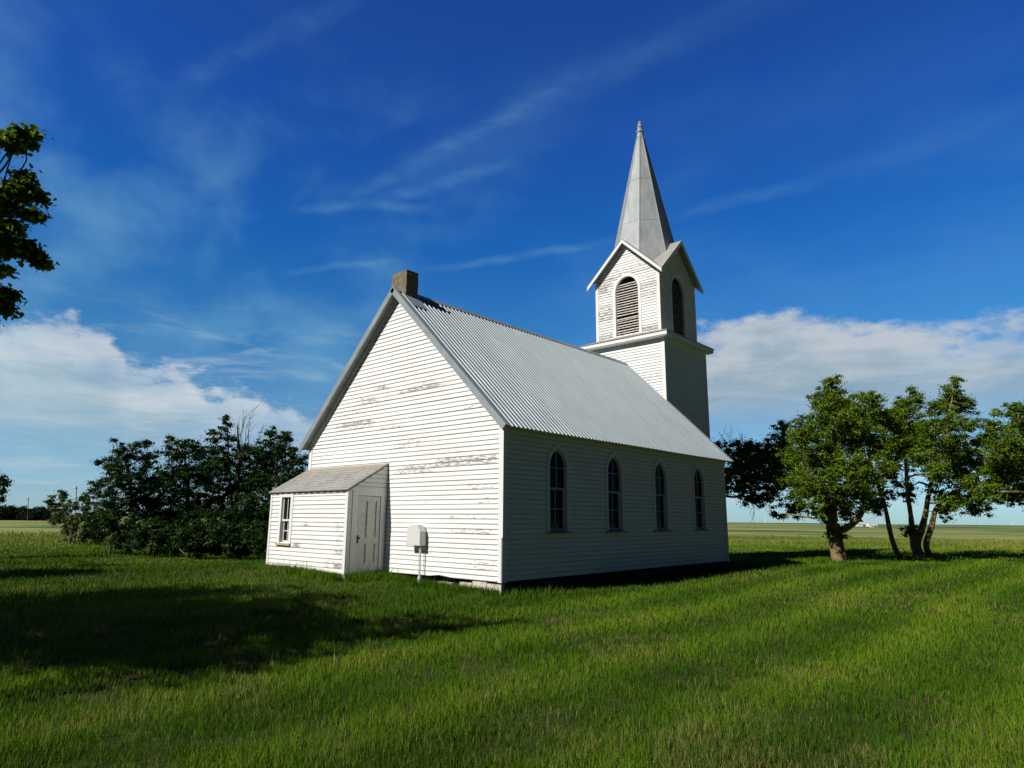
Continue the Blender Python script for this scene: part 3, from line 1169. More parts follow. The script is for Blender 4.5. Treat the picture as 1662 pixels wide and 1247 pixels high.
mb = MB()
for i, F in enumerate(BF):
    lap_boards(mb, F, BZ0, BAP - .12, bel_ext, [lambda z: width_at(l_mid, z)], bel_wear if i == 0 else (lambda u, z: .06), 30 + i)
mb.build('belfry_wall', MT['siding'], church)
mb = MB()
for F in BF:
    for u0, u1 in ((-BH, -BH + .10), (BH - .10, BH + .029)):
        mb = MB()
        mb.fbox(F, u0, u1, .001, .03, BZ0, 11.85)
        mb.build('belfry_corner_board', MT['trim'], church)
for i, F in enumerate(BF):
    m = MB()
    rnd = random.Random(40 + i)
    z = LZ0 + .05
    inner = roundarch(0, LH, LZ0, LZS, LRISE)
    k = 0
    while z < LZS + LRISE * .62:
        wz = width_at(inner, z + .03)
        t0, t1 = rnd.uniform(-.012, .012), rnd.uniform(-.012, .012)
        gone = (i == 0 and k == 6)
        if gone:
            t0 -= .045
            t1 -= .05
        m.prism([F(wz[0] - .01, -.010, z + t0), F(wz[0] - .01, -.012, z + t0 + .016), F(wz[0] - .01, -.088, z + t0 + .075), F(wz[0] - .01, -.088, z + t0 + .059)],
                F(wz[1] - wz[0] + .02, 0, t1 - t0) - F(0, 0, 0))
        z += .113
        k += 1
    lv = m.build('louver', MT['slat'], church)
    m = MB()
    m.ring(F, roundarch(0, LH + .125, LZ0 - .05, LZS, LRISE + .125), roundarch(0, LH, LZ0 - .05, LZS, LRISE), -.10, .036)
    m.build('louver_casing', MT['trim'], lv)
    m = MB()
    m.fbox(F, -LH - .16, LH + .16, .001, .07, LZ0 - .10, LZ0 - .051)
    m.build('louver_sill', MT['trim'], lv)
mb = MB()
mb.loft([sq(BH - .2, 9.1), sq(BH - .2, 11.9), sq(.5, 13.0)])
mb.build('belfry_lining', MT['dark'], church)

# belfry cross-gable roof: eight triangular slopes meeting at the valleys
mb = MB()
mt = MB()
ms = MB()
for F in BF:
    dd = BTIP - BH
    for sgn in (1, -1):
        a, b, c = F(0, -BH, BAP), F(0, dd, BAP), F(sgn * BTIP, dd, BTZ)
        pts = [a, b, c] if sgn == -1 else [a, c, b]
        mb.prism([p - Vector((0, 0, .045)) for p in pts], (0, 0, .045))
        # rake board and its soffit
        q = [F(0, dd, BAP - .046), F(sgn * BTIP, dd, BTZ - .046), F(sgn * BTIP, dd, BTZ - .19), F(0, dd, BAP - .19)]
        mt.prism(q, F(0, -.03, 0) - F(0, 0, 0))
        e = BH + .005
        q = [F(0, dd - .031, BAP - .05), F(sgn * e, dd - .031, BAP - BS * e - .05), F(sgn * e, dd - .031, BAP - BS * e - .10), F(0, dd - .031, BAP - .10)]
        ms.prism(q, F(0, -(dd - .033), 0) - F(0, 0, 0))
broof = mb.build('belfry_roof', MT['shingle'], church)
mt.build('rake_board', MT['trim'], broof)
ms.build('belfry_soffit', MT['soffit'], broof)


# spire
def octo(ap, z, rot=math.pi / 8):
    r = ap / math.cos(math.pi / 8)
    return [(TC[0] + r * math.cos(rot + k * math.pi / 4), TC[1] + r * math.sin(rot + k * math.pi / 4), z) for k in range(8)]


mb = MB()
secs = [octo(.145 + .2 * (19.15 - z), z) for z in (12.4, 12.8, 13.5, 14.5, 16, 17.5, 19.15)]
mb.loft(secs)
spire = mb.build('spire', MT['spire'], church)
mb = MB()
for k in range(8):
    mb.tube([secs[i][k] for i in range(7)], .022, 6)
for z in (14.55, 16.75):
    o = octo(.147 + .2 * (19.15 - z), z)
    mb.tube(o + [o[0]], .007, 4)
mb.build('hip_cap', MT['spire'], spire)
mb = MB()
mb.loft([octo(a, z) for a, z in ((.165, 19.02), (.185, 19.08), (.15, 19.14), (.13, 19.36), (.165, 19.39), (.165, 19.45), (.115, 19.48), (.10, 19.62), (.125, 19.65), (.125, 19.70), (.085, 19.73), (.075, 19.84), (.09, 19.87), (.06, 19.93), (.015, 19.99))])
mb.build('finial', MT['spire'], spire)

# ------------------------------------------------------------------ meter box on the rear wall
eb = empty('electrical_box', (-2.77, -.17, .15), 'white metal electrical meter box on a conduit at the church wall', 'electrical box')
mb = MB()
poly = [(-3.03, 1.0), (-2.515, 1.0), (-2.515, 1.34), (-2.63, 1.50), (-2.90, 1.50), (-3.03, 1.36)]
mb.prism([(x, -.264, z) for x, z in poly], (0, .184, 0))
mb.box((-3.0, -.079, 1.05), (-2.55, -.0, 1.10))
mb.box((-3.0, -.079, 1.35), (-2.55, -.0, 1.40))
enc = mb.build('enclosure', MT['box'], eb)
mb = MB()
mb.prism([(x * .965 - .097, -.2665, (z - 1.25) * .93 + 1.25) for x, z in poly], (0, .002, 0))
mb.build('cover_plate', MT['box'], enc)
mb = MB()
mb.tube([(-2.60, -.16, 1.0), (-2.60, -.16, .12)], .019, 10)
mb.build('conduit', MT['pipe'], eb)
mb = MB()
mb.tube([(-2.66, -.15, 1.0), (-2.655, -.15, .7), (-2.66, -.14, .5), (-2.68, -.12, .28), (-2.67, -.12, .15)], .007, 6)
mb.build('ground_wire', MT['pipe'], eb)
mb = MB()
mb.box((-2.64, -.19, .10), (-2.56, -.13, .26))
mb.build('conduit_clamp', MT['pipe'], eb)

# ------------------------------------------------------------------ trees
NPR = np.random.default_rng(11)


def leaf_mesh(name, centers, radii, per, size, mat, parent, flat=.55, seed=0, droop=.15):
    """leaf-sized faces scattered in clumps; centers (n,3), radii (n,)"""
    rg = np.random.default_rng(seed)
    base = np.array(parent['_base'])
    C = np.repeat(np.asarray(centers), per, axis=0)
    Rr = np.repeat(np.asarray(radii), per)
    n = len(C)
    d = rg.normal(size=(n, 3))
    d /= np.linalg.norm(d, axis=1, keepdims=True)
    rad = np.minimum(np.abs(rg.normal(size=n)) * .55, 1.5)
    off = d * (rad * Rr)[:, None]
    off[:, 2] *= flat
    P = C + off - base
    nrm = d * .8 + rg.normal(size=(n, 3)) * .55 + np.array([0, 0, .7])
    nrm /= np.linalg.norm(nrm, axis=1, keepdims=True)
    tt = np.cross(nrm, rg.normal(size=(n, 3)))
    tt[:, 2] -= droop
    tt /= np.linalg.norm(tt, axis=1, keepdims=True) + 1e-9
    bb = np.cross(nrm, tt)
    s = size * rg.uniform(.65, 1.35, n)
    ln, wd = s[:, None] * tt, s[:, None] * bb * .36
    fold = nrm * s[:, None] * .12
    V = np.stack([P - ln * .5, P + wd - ln * .05 + fold, P + ln * .6, P - wd - ln * .05 + fold], 1).reshape(-1, 3)
    me = bpy.data.meshes.new(name)
    me.vertices.add(4 * n)
    me.loops.add(4 * n)
    me.polygons.add(n)
    me.vertices.foreach_set('co', V.astype(np.float32).ravel())
    me.loops.foreach_set('vertex_index', np.arange(4 * n, dtype=np.int32))
    me.polygons.foreach_set('loop_start', np.arange(0, 4 * n, 4, dtype=np.int32))
    me.update(calc_edges=True)
    var = np.clip(np.repeat(rg.random(len(centers)), per) * .55 + rg.random(n) * .45, 0, 1)
    a = me.attributes.new('var', 'FLOAT', 'POINT')
    a.data.foreach_set('value', np.repeat(var, 4).astype(np.float32))
    me.materials.append(mat)
    o = bpy.data.objects.new(name, me)
    COL.objects.link(o)
    o.parent = parent
    o['_base'] = tuple(base)
    return o


def bent(a, b, rnd, amt=.12, n=5):
    a, b = Vector(a), Vector(b)
    ln = (b - a).length
    o1 = Vector([rnd.uniform(-1, 1) for _ in range(3)]) * ln * amt
    o2 = Vector([rnd.uniform(-1, 1) for _ in range(3)]) * ln * amt * .5
    return [a.lerp(b, i / n) + o1 * math.sin(math.pi * i / n) + o2 * math.sin(2 * math.pi * i / n) for i in range(n + 1)]


def tree(name, label, cat, group, base, stems, lobes, seed, leaf=.12, per=46, dens=1.25, mat='leaf', bark='bark', twigs=0, clump=.38, sparse=()):
    """stems: lists of (point, radius); lobes: (centre, radius). Limbs run from the nearest stem point to each lobe, twigs on to the clumps."""
    rnd = random.Random(seed)
    rg = np.random.default_rng(seed)
    root = empty(name, base, label, cat, group)
    m = MB()
    nodes = []
    for st_ in stems:
        pts = [Vector(p) for p, r in st_]
        rs = [r for p, r in st_]
        # resample smoothly
        P, Q = [], []
        for i in range(len(pts) - 1):
            for k in range(4):
                f = k / 4
                p0, p1, p2, p3 = pts[max(i - 1, 0)], pts[i], pts[i + 1], pts[min(i + 2, len(pts) - 1)]
                q = .5 * ((2 * p1) + (p2 - p0) * f + (2 * p0 - 5 * p1 + 4 * p2 - p3) * f * f + (-p0 + 3 * p1 - 3 * p2 + p3) * f ** 3)
                P.append(q)
                Q.append((rs[i] + (rs[i + 1] - rs[i]) * f) * rnd.uniform(.95, 1.06))
        P.append(pts[-1])
        Q.append(rs[-1])
        m.tube(P, Q, 10)
        nodes += list(zip(P, Q))
    cl, cr = [], []
    for ci, (c, r) in enumerate(lobes):
        c = Vector(c)
        cand = [(p, q) for p, q in nodes if p.z < c.z + .3] or nodes
        p, q = min(cand, key=lambda t: (t[0] - c).length + (t[1] < .02) * 1.0)
        ln = (p - c).length
        r0 = min(q * .75, .03 + ln * .018)
        path = bent(p, c, rnd, .10)
        m.tube(path, [r0 * (1 - .75 * i / 5) for i in range(6)], 6)
        nodes += [(path[i], r0 * .4) for i in (3, 5)]
        k = max(5, int(44 * dens * (r / .9) ** 1.9))
        for _ in range(k):
            d = rg.normal(size=3)
            d /= np.linalg.norm(d)
            rad = r * (rg.random() ** .4) * (1.05 + .22 * rg.normal())
            e = c + Vector(d * rad) * 1.0
            e.z = c.z + d[2] * rad * .85
            cl.append(tuple(e))
            cr.append(clump * rg.uniform(.55, 1.25) * min(1.1, .55 + r * .5))
            if rnd.random() < .5:
                m.tube(bent(c, e, rnd, .12, 3), [.016, .012, .008, .004], 4, False)
    for a, b in sparse:                                   # bare twigs
        a, b = Vector(a), Vector(b)
        path = bent(a, b, rnd, .12)
        m.tube(path, [.02 * (1 - .85 * i / 5) for i in range(6)], 5, False)
        for _ in range(7):
            s = path[rnd.randint(1, 4)]
            e = s + (b - a) * rnd.uniform(.25, .5) + Vector([rnd.uniform(-.35, .35) for _ in range(3)])
            m.tube(bent(s, e, rnd, .15, 3), [.009, .007, .005, .003], 4, False)
    m.build('trunk', MT[bark], root, True)
    leaf_mesh('crown', cl, cr, per, leaf, MT[mat], root, seed=seed)
    return root


def lobes_px(lst, depth):
    out = []
    for i, t in enumerate(lst):
        px, py, r = t[:3]
        dd = t[3] if len(t) > 3 else ((i * 0.618) % 1 - .5) * 5.0
        p = ray_at(px, py, depth + dd)
        out.append((p, r / F_PX * (depth + dd)))
    return out


def stem_px(lst, depth):
    return [(ray_at(px, py, depth + (t[0] if t else 0)), r) for px, py, r, *t in lst]


# right-hand trees beyond the church
GR = 'leafy trees on the lawn right of the church'
dA = 29.5
bA = ground_at(1358, dA)
tree('maple_tree', 'broad green tree with thick tan forked trunk, nearest the church corner', 'tree', GR, bA,
     [[(Vector((bA.x, bA.y, bA.z - .2)), .27)] + stem_px([(1357, 896, .235), (1353, 872, .215), (1350, 853, .24), (1352, 835, .18), (1348, 790, .15), (1355, 740, .10), (1352, 680, .05), (1353, 630, .02)], dA),
      stem_px([(1355, 862, .15), (1372, 858, .15), (1392, 842, .13), (1404, 815, .10), (1410, 760, .06), (1412, 690, .03)], dA),
      [(Vector((bA.x + .25, bA.y + .15, bA.z - .2)), .13)] + stem_px([(1366, 890, .11), (1362, 865, .12), (1358, 850, .10)], dA + .1),
      stem_px([(1350, 845, .13), (1335, 815, .10), (1315, 780, .06), (1300, 750, .03)], dA)],
     lobes_px([(1352, 620, 13, 0), (1350, 640, 22), (1340, 662, 30), (1375, 655, 20), (1410, 648, 20), (1385, 675, 32), (1420, 675, 26), (1310, 695, 26), (1345, 702, 40), (1395, 712, 40), (1430, 725, 24),
               (1305, 745, 34), (1350, 755, 42), (1398, 765, 38), (1290, 782, 30), (1322, 795, 34), (1356, 805, 30), (1392, 800, 34), (1440, 765, 20), (1415, 822, 15), (1340, 830, 22), (1292, 820, 22), (1375, 835, 16),
               (1300, 712, 20), (1265, 836, 10), (1345, 867, 7, -.3), (1366, 872, 6, -.3)], dA), 101, .088, 76, 1.7)
dD = 33.0
bD = ground_at(1152, dD + 2.5)
tree('maple_tree', 'dark shaded tree right behind the church and under the steeple shadow', 'tree', GR, bD,
     [[(bD, .28)] + stem_px([(1153, 850, .24), (1160, 810, .2), (1180, 775, .14), (1215, 750, .09), (1240, 735, .05)], dD + 1.5)],
     lobes_px([(1205, 728, 22, -1), (1240, 735, 32, -1), (1272, 712, 22, -1.2), (1270, 692, 13, -1), (1213, 770, 32, -1), (1250, 778, 34, -1), (1216, 806, 20, -1), (1280, 748, 30, -1.5), (1192, 760, 22, -1), (1150, 745, 40, 0), (1160, 790, 30, 0),
               (1195, 790, 18, -1), (1268, 770, 26, -1), (1225, 752, 30, -1), (1238, 808, 20, -1), (1183, 735, 10, -1), (1262, 735, 28, -1)], dD), 102, .09, 70, 1.4, 'leaf', 'barkd',
     sparse=[(ray_at(1190, 745, dD), ray_at(1180, 700, dD)), (ray_at(1185, 740, dD), ray_at(1165, 698, dD)), (ray_at(1205, 735, dD), ray_at(1203, 700, dD)), (ray_at(1225, 800, dD), ray_at(1222, 845, dD)), (ray_at(1245, 800, dD), ray_at(1240, 836, dD))])
dB = 31.0
bB = ground_at(1462, dB)
tree('maple_tree', 'slender leaning trunk with few leaf tufts between two fuller trees', 'tree', GR, bB,
     [[(bB, .13)] + stem_px([(1455, 895, .115), (1445, 865, .10), (1438, 830, .09), (1428, 795, .08), (1415, 760, .06), (1408, 720, .04)], dB)],
     lobes_px([(1425, 822, 14, -.3), (1440, 800, 13, -.3), (1448, 760, 20, .3), (1455, 725, 26, .5), (1432, 740, 18, .2), (1456, 790, 9, -.4), (1445, 690, 24, .6)], dB), 103, .088, 72, 1.5, 'leaf', 'bark',
     sparse=[(ray_at(1440, 830, dB), ray_at(1420, 838, dB)), (ray_at(1445, 800, dB), ray_at(1475, 770, dB))])
dC = 31.8
bC = ground_at(1490, dC)
tree('maple_tree', 'tall green tree with three spreading stems from one base', 'tree', GR, bC,
     [[(bC, .26)] + stem_px([(1488, 893, .22), (1482, 873, .16), (1478, 835, .10), (1473, 800, .09), (1470, 750, .07), (1465, 690, .04)], dC),
      [(bC, .2)] + stem_px([(1487, 885, .19), (1495, 862, .15), (1502, 835, .12), (1510, 790, .09), (1530, 720, .06), (1545, 650, .03), (1548, 615, .012)], dC),
      [(bC + Vector((.35, .3, 0)), .15)] + stem_px([(1503, 885, .13), (1512, 855, .12), (1520, 825, .10), (1545, 800, .07), (1590, 780, .04)], dC)],
     lobes_px([(1547, 618, 10, 0), (1545, 640, 20), (1525, 660, 20), (1560, 660, 22), (1577, 655, 9), (1530, 695, 36), (1478, 655, 22), (1465, 680, 30), (1490, 705, 36), (1550, 735, 34), (1505, 745, 30), (1468, 730, 26), (1575, 690, 14),
               (1522, 770, 22), (1560, 775, 26), (1478, 862, 12, -.4), (1476, 790, 9), (1475, 805, 12), (1545, 812, 22), (1575, 812, 24), (1520, 800, 14), (1535, 830, 14), (1590, 825, 14), (1480, 635, 8)], dC), 104, .088, 76, 1.65, 'leaf', 'bark',
     sparse=[(ray_at(1480, 830, dC), ray_at(1462, 790, dC)), (ray_at(1510, 800, dC), ray_at(1545, 765, dC)), (ray_at(1475, 800, dC), ray_at(1455, 760, dC)), (ray_at(1505, 830, dC), ray_at(1560, 815, dC))])
dE = 30.0
bE = ground_at(1725, dE)
tree('maple_tree', 'green tree leaning in at the right edge, trunk out of sight', 'tree', GR, bE,
     [[(bE, .28)] + stem_px([(1722, 870, .22), (1712, 820, .17), (1690, 760, .12), (1660, 710, .07), (1652, 665, .03)], dE), stem_px([(1700, 785, .12), (1650, 775, .08), (1600, 765, .04)], dE)],
     lobes_px([(1652, 665, 16), (1650, 690, 22), (1608, 690, 16), (1615, 672, 8), (1600, 715, 24), (1635, 730, 32), (1592, 755, 28), (1625, 770, 34), (1660, 770, 36), (1655, 730, 32), (1690, 690, 40), (1710, 740, 45), (1690, 790, 36), (1610, 800, 22), (1640, 803, 20),
               (1740, 780, 45), (1740, 700, 45), (1580, 782, 20)], dE), 105, .088, 76, 1.7)

# left-hand thicket
GL = 'dark trees of the thicket left of the church'
def ltree(label, px, depth, stems_, lobes_, seed, **kw):
    b = ground_at(px, depth)
    return tree('thicket_tree', label, 'tree', GL, b, [[(b, .16)] + stem_px(s, depth) for s in stems_], lobes_px(lobes_, depth), seed, kw.pop('leaf', .08), kw.pop('per', 95), kw.pop('dens', 1.2), kw.pop('mat', 'leafl'), 'barkd', **kw)


ltree('dark bushy tree with ragged outstretched left side in the thicket', 215, 31, [[(215, 860, .13), (212, 800, .09), (205, 745, .04)]],
      [(195, 738, 20), (222, 722, 11, 0), (176, 757, 16), (160, 752, 8, 0), (232, 745, 24), (200, 775, 32), (245, 785, 34), (215, 815, 36), (180, 820, 26), (250, 830, 34), (168, 790, 20), (237, 718, 6, 0), (185, 715, 0.1, 0)], 201)
ltree('dark round-topped tree in the middle of the thicket', 300, 31, [[(300, 860, .13), (305, 800, .09), (300, 745, .04)]],
      [(285, 735, 22), (278, 715, 9, 0), (298, 720, 12, 0), (325, 735, 22), (315, 720, 10), (300, 770, 36), (340, 775, 32), (275, 790, 34), (320, 815, 38), (285, 840, 36), (350, 830, 34), (350, 745, 18)], 202)
dT = 30.0
ltree('tallest thicket tree with bare grey twigs at its top', 382, dT, [[(380, 860, .13), (385, 800, .10), (388, 740, .06), (385, 690, .02)], [(378, 850, .08), (372, 760, .05), (368, 685, .02)]],
      [(367, 682, 8, 0), (366, 695, 9, 0), (352, 712, 12), (345, 702, 7), (375, 715, 12), (410, 725, 15), (395, 745, 20), (365, 750, 26), (405, 775, 32), (375, 800, 36), (410, 825, 36), (380, 850, 34), (418, 752, 16), (425, 775, 20), (388, 728, 13), (335, 765, 16)], 203,
      sparse=[(ray_at(390, 750, dT), ray_at(415, 672, dT)), (ray_at(388, 740, dT), ray_at(398, 675, dT)), (ray_at(392, 745, dT), ray_at(428, 690, dT)), (ray_at(385, 735, dT), ray_at(385, 685, dT)), (ray_at(395, 740, dT), ray_at(408, 685, dT)), (ray_at(390, 760, dT), ray_at(400, 690, dT))])
ltree('full green tree at the thicket end, partly behind the porch', 455, 29, [[(452, 860, .13), (450, 800, .10), (448, 740, .05)], [(465, 860, .08), (472, 780, .06), (470, 725, .02)]],
      [(438, 715, 15), (464, 712, 13), (430, 738, 20), (455, 745, 30), (485, 748, 16), (478, 785, 28), (435, 785, 34), (465, 825, 34), (430, 845, 36), (480, 850, 28), (495, 770, 14), (466, 702, 6), (440, 702, 7), (472, 734, 14), (450, 728, 14), (490, 790, 18), (462, 770, 26)], 204, mat='leafl')
GS = 'low shrubs under the thicket'
for lab, px, dp, lob, sd_ in (
        ('low dark shrub at the left foot of the thicket', 185, 29.5, [(180, 850, 24), (150, 855, 16), (210, 862, 26), (165, 872, 14), (195, 880, 12), (225, 885, 12), (140, 868, 9)], 301),
        ('low dark shrub in front of the ragged left thicket tree', 250, 28, [(240, 865, 28), (275, 872, 26), (225, 885, 14), (262, 892, 16)], 302),
        ('dark shrub spilling onto the grass before the round-topped tree', 310, 27, [(300, 870, 28), (335, 868, 26), (318, 893, 18), (285, 890, 14)], 303),
        ('dark shrub under the twiggy tall thicket tree', 375, 27, [(370, 868, 28), (400, 872, 26), (385, 893, 16), (355, 890, 14)], 304),
        ('dark shrub beside the porch corner', 425, 26.5, [(425, 865, 26), (412, 890, 16), (448, 880, 24), (470, 868, 26)], 305)):
    b = ground_at(px, dp)
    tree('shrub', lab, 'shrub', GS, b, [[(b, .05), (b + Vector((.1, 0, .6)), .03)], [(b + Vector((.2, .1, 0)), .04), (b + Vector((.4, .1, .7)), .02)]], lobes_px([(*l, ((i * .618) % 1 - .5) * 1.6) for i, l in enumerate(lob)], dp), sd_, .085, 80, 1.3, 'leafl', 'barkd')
dp = 41
b = ground_at(118, dp)
tree('flowering_shrub', 'small pale-blossomed shrub tree standing alone left of the thicket', 'shrub', None, b,
     [[(b, .09)] + stem_px([(116, 860, .07), (105, 830, .05), (97, 805, .03)], dp), [(b + Vector((.2, .2, 0)), .07)] + stem_px([(126, 850, .05), (138, 828, .03)], dp)],
     lobes_px([(97, 803, 11, 0), (94, 818, 12), (118, 822, 12), (135, 808, 10), (95, 843, 13), (122, 845, 15), (146, 828, 15), (142, 852, 16), (108, 865, 13), (82, 815, 5), (130, 870, 13), (160, 845, 16)], dp), 306, .13, 54, 1.1, 'leafp', 'barkd')

# shade trees standing left of the lawn; boughs reach into view and shade the grass
GT = 'shade trees along the left side of the lawn'
D0 = 7.4


def bough(px, py, r, d=D0):
    """(centre, radius) of a leafy bough end, at horizontal distance d along its sight line"""
    a, b_ = (px - 831) / F_PX, -(py - 623.5) / F_PX
    v = Vector([ROT[0][i] * a + ROT[1][i] * b_ + ROT[2][i] for i in range(3)])
    k = 9.0 / math.hypot(v.x, v.y)
    return (CAM + v * k, r / F_PX * 9.0 / .8)


b = Vector((-3.8, -12.6, gzf(-3.8, -12.6)))
bl = [bough(*t) for t in ((36, 216, 7), (54, 222, 6), (22, 226, 8), (44, 234, 5), (8, 228, 7), (24, 238, 5),
                          (40, 288, 6), (30, 298, 7), (14, 304, 10), (4, 318, 10), (52, 312, 8), (60, 322, 6), (34, 318, 8), (20, 336, 9), (48, 350, 6), (56, 354, 4), (4, 345, 10), (10, 366, 8), (22, 374, 6), (4, 388, 9),
                          (18, 400, 7), (34, 404, 7), (46, 412, 7), (60, 420, 7), (70, 428, 5), (44, 398, 4), (6, 410, 7), (3, 440, 4), (4, 494, 6), (14, 480, 4), (10, 504, 4), (2, 476, 4),
                          (-25, 226, 12), (-30, 330, 16), (-40, 395, 16), (-30, 490, 12), (-80, 240, 25), (-90, 340, 40), (-95, 420, 40), (-80, 490, 20))]
inner = []
rg = random.Random(77)
for i in range(84):
    a = rg.uniform(0, 2 * math.pi)
    q = math.sqrt(rg.random())
    inner.append((Vector((-3.3 + 5.0 * q * math.cos(a), -12.8 + 2.5 * q * math.sin(a), 4.7 + rg.uniform(-1.4, 1.5))), rg.uniform(.7, 1.1)))
tree('ash_tree', 'near tree whose leafy boughs enter at the upper left edge', 'tree', GT, b,
     [[(b, .25), (b + Vector((.1, .1, 1.6)), .21), (b + Vector((.2, .3, 3.2)), .17), (b + Vector((.1, .5, 5)), .09), (b + Vector((0, .6, 6.3)), .03)],
      [(b + Vector((.2, .3, 3.0)), .12), (b + Vector((1.8, .9, 4.2)), .08), (b + Vector((3.6, 1.8, 4.8)), .05), (b + Vector((4.9, 2.4, 5.0)), .025)],
      [(b + Vector((.2, .3, 2.8)), .11), (b + Vector((-1.6, .7, 4.0)), .07), (b + Vector((-3.4, 1.0, 4.8)), .03)]],
     bl + inner, 401, .068, 60, 1.3, 'leaf', 'barkd', clump=.22)
b = Vector((-15.5, -11.4, gzf(-15.5, -11.4)))
ll = []
for i in range(16):
    a = rg.uniform(0, 2 * math.pi)
    q = math.sqrt(rg.random())
    ll.append((Vector((-15.5 + 3.4 * q * math.cos(a), -11.0 + 1.3 * q * math.sin(a), 4.4 + rg.uniform(-1.0, 1.1))), rg.uniform(.6, 1.0)))
tree('ash_tree', 'further tree out of view whose shade stripes the left lawn', 'tree', GT, b, [[(b, .22), (b + Vector((.1, .1, 2)), .18), (b + Vector((0, .3, 4.6)), .05)]], ll, 402, .12, 44, 1.1, 'leaf', 'barkd')
b = ground_at(-75, 26)
tree('ash_tree', 'small drooping tree tips at the left edge above the field', 'tree', GT, b, [[(b, .12)] + stem_px([(-72, 850, .1), (-55, 800, .06), (-20, 785, .03), (8, 790, .012)], 26)],
     lobes_px([(4, 778, 5, 0), (10, 787, 5, 0), (6, 800, 5, 0), (-6, 790, 9, 0), (2, 812, 4, 0), (-30, 780, 18, 0), (-35, 810, 20, 0), (-60, 790, 30, 0), (-70, 830, 25, 0)], 26), 403, .10, 30, 1.0, 'leafl', 'barkd')

# distant windbreak: individual far trees, copies of three
GW = 'windbreak trees along the far left field edge'
protos = []
rw = random.Random(5)
for k in range(3):
    b = Vector((0, 0, 0))
    lobs = [(Vector((rw.uniform(-2.0, 2.0), rw.uniform(-1.5, 1.5), rw.uniform(1.2, 4.6 + .5 * k))), rw.uniform(1.0, 1.6)) for _ in range(11)]
    protos.append(tree('windbreak_tree', 'small dark windbreak tree in the far row on the left horizon', 'tree', GW, b, [[(b, .2), (b + Vector((0, 0, 4)), .06)]], lobs, 500 + k, .5, 14, .5, 'leaff', 'barkd', clump=.8))


def copy_tree(o):
    c = o.copy()
    COL.objects.link(c)
    for ch in list(o.children):
        d = ch.copy()
        COL.objects.link(d)
        d.parent = c
    return c


for i in range(22):
    px = -60 + i * 7.6 + rw.uniform(-2, 2)
    o = protos[i] if i < 3 else copy_tree(protos[i % 3])
    p = ground_at(px, 262 + rw.uniform(-6, 6))
    o.location = (p.x, p.y, p.z - .2)
    o.rotation_euler = (0, 0, rw.uniform(0, 6.28))
    s = rw.uniform(.72, 1.0)
    o.scale = (s * 1.1, s * 1.1, s)

# utility poles --------------------------------------------------------------
for px, top, depth, lab in ((46, 808, 230, 'thin dark utility pole rising above the windbreak at far left'), (124, 789, 170, 'thin dark utility pole behind the pale-blossomed shrub')):
    g = ground_at(px, depth)
    t_ = ray_at(px, top, depth)
    up = empty('utility_pole', g, lab, 'utility pole', 'utility poles along the far road')
    m = MB()
    m.tube([(g.x, g.y, g.z - .5), (t_.x + .15, t_.y, t_.z)], [.13, .09], 8)
    m.build('pole', MT['pole'], up)
    m = MB()
    m.box((t_.x - .75, t_.y - .06, t_.z - .75), (t_.x + .95, t_.y + .06, t_.z - .60))
    for dx in (-.65, .1, .85):
        m.tube([(t_.x + dx, t_.y, t_.z - .60), (t_.x + dx, t_.y, t_.z - .38)], .05, 6)
    m.build('crossarm', MT['pole'], up)

# far farmstead --------------------------------------------------------------
GF = 'pale farm buildings on the far plain'


def barn(px, py, depth, ln, wd, hh, rh, rot, lab):
    p = ray_at(px, py, depth)
    g = Vector((p.x, p.y, gzf(p.x, p.y)))
    o = empty('farm_building', g, lab, 'building', GF)
    m = MB()
    ca, sa = math.cos(rot), math.sin(rot)
    T = lambda x, y, z: (g.x + x * ca - y * sa, g.y + x * sa + y * ca, g.z + z)
    m.prism([T(-ln / 2, -wd / 2, -3), T(-ln / 2, wd / 2, -3), T(-ln / 2, wd / 2, hh), T(-ln / 2, 0, hh + rh), T(-ln / 2, -wd / 2, hh)], Vector(T(ln / 2, 0, 0)) - Vector(T(-ln / 2, 0, 0)))
    m.build('wall', MT['barn'], o)
    m = MB()
    for s in (1, -1):
        m.prism([T(-ln / 2 - .5, 0, hh + rh + .06), T(-ln / 2 - .5, s * (wd / 2 + .6), hh - .2), T(-ln / 2 - .5, s * (wd / 2 + .6), hh + .1), T(-ln / 2 - .5, 0, hh + rh + .4)], Vector(T(ln / 2 + 1, 0, 0)) - Vector(T(-ln / 2, 0, 0)))
    m.build('roof', MT['barnroof'], o)
    m = MB()
    m.prism([T(ln * .1, -wd / 2 - .1, 0), T(ln * .3, -wd / 2 - .1, 0), T(ln * .3, -wd / 2 - .1, hh * .7), T(ln * .1, -wd / 2 - .1, hh * .7)], Vector(T(0, .09, 0)) - Vector(T(0, 0, 0)))
    m.build('door', MT['dark'], o)


YAW = math.atan2(.66491, .74692)
for a in ((1398, 856, 900, 11, 6, 2.8, 1.6, YAW, 'long white farm shed, largest of the far farmstead'), (1411, 856, 930, 6, 5, 3.2, 2, YAW + .5, 'white farm house at the right of the far farmstead'),
          (1386, 856, 950, 5, 4, 2.4, 1.4, YAW - .3, 'small pale shed at the left of the far farmstead'), (1418, 860, 640, 6, 3, 1.6, .8, YAW, 'low white shed standing nearer than the far farmstead')):
    barn(*a)

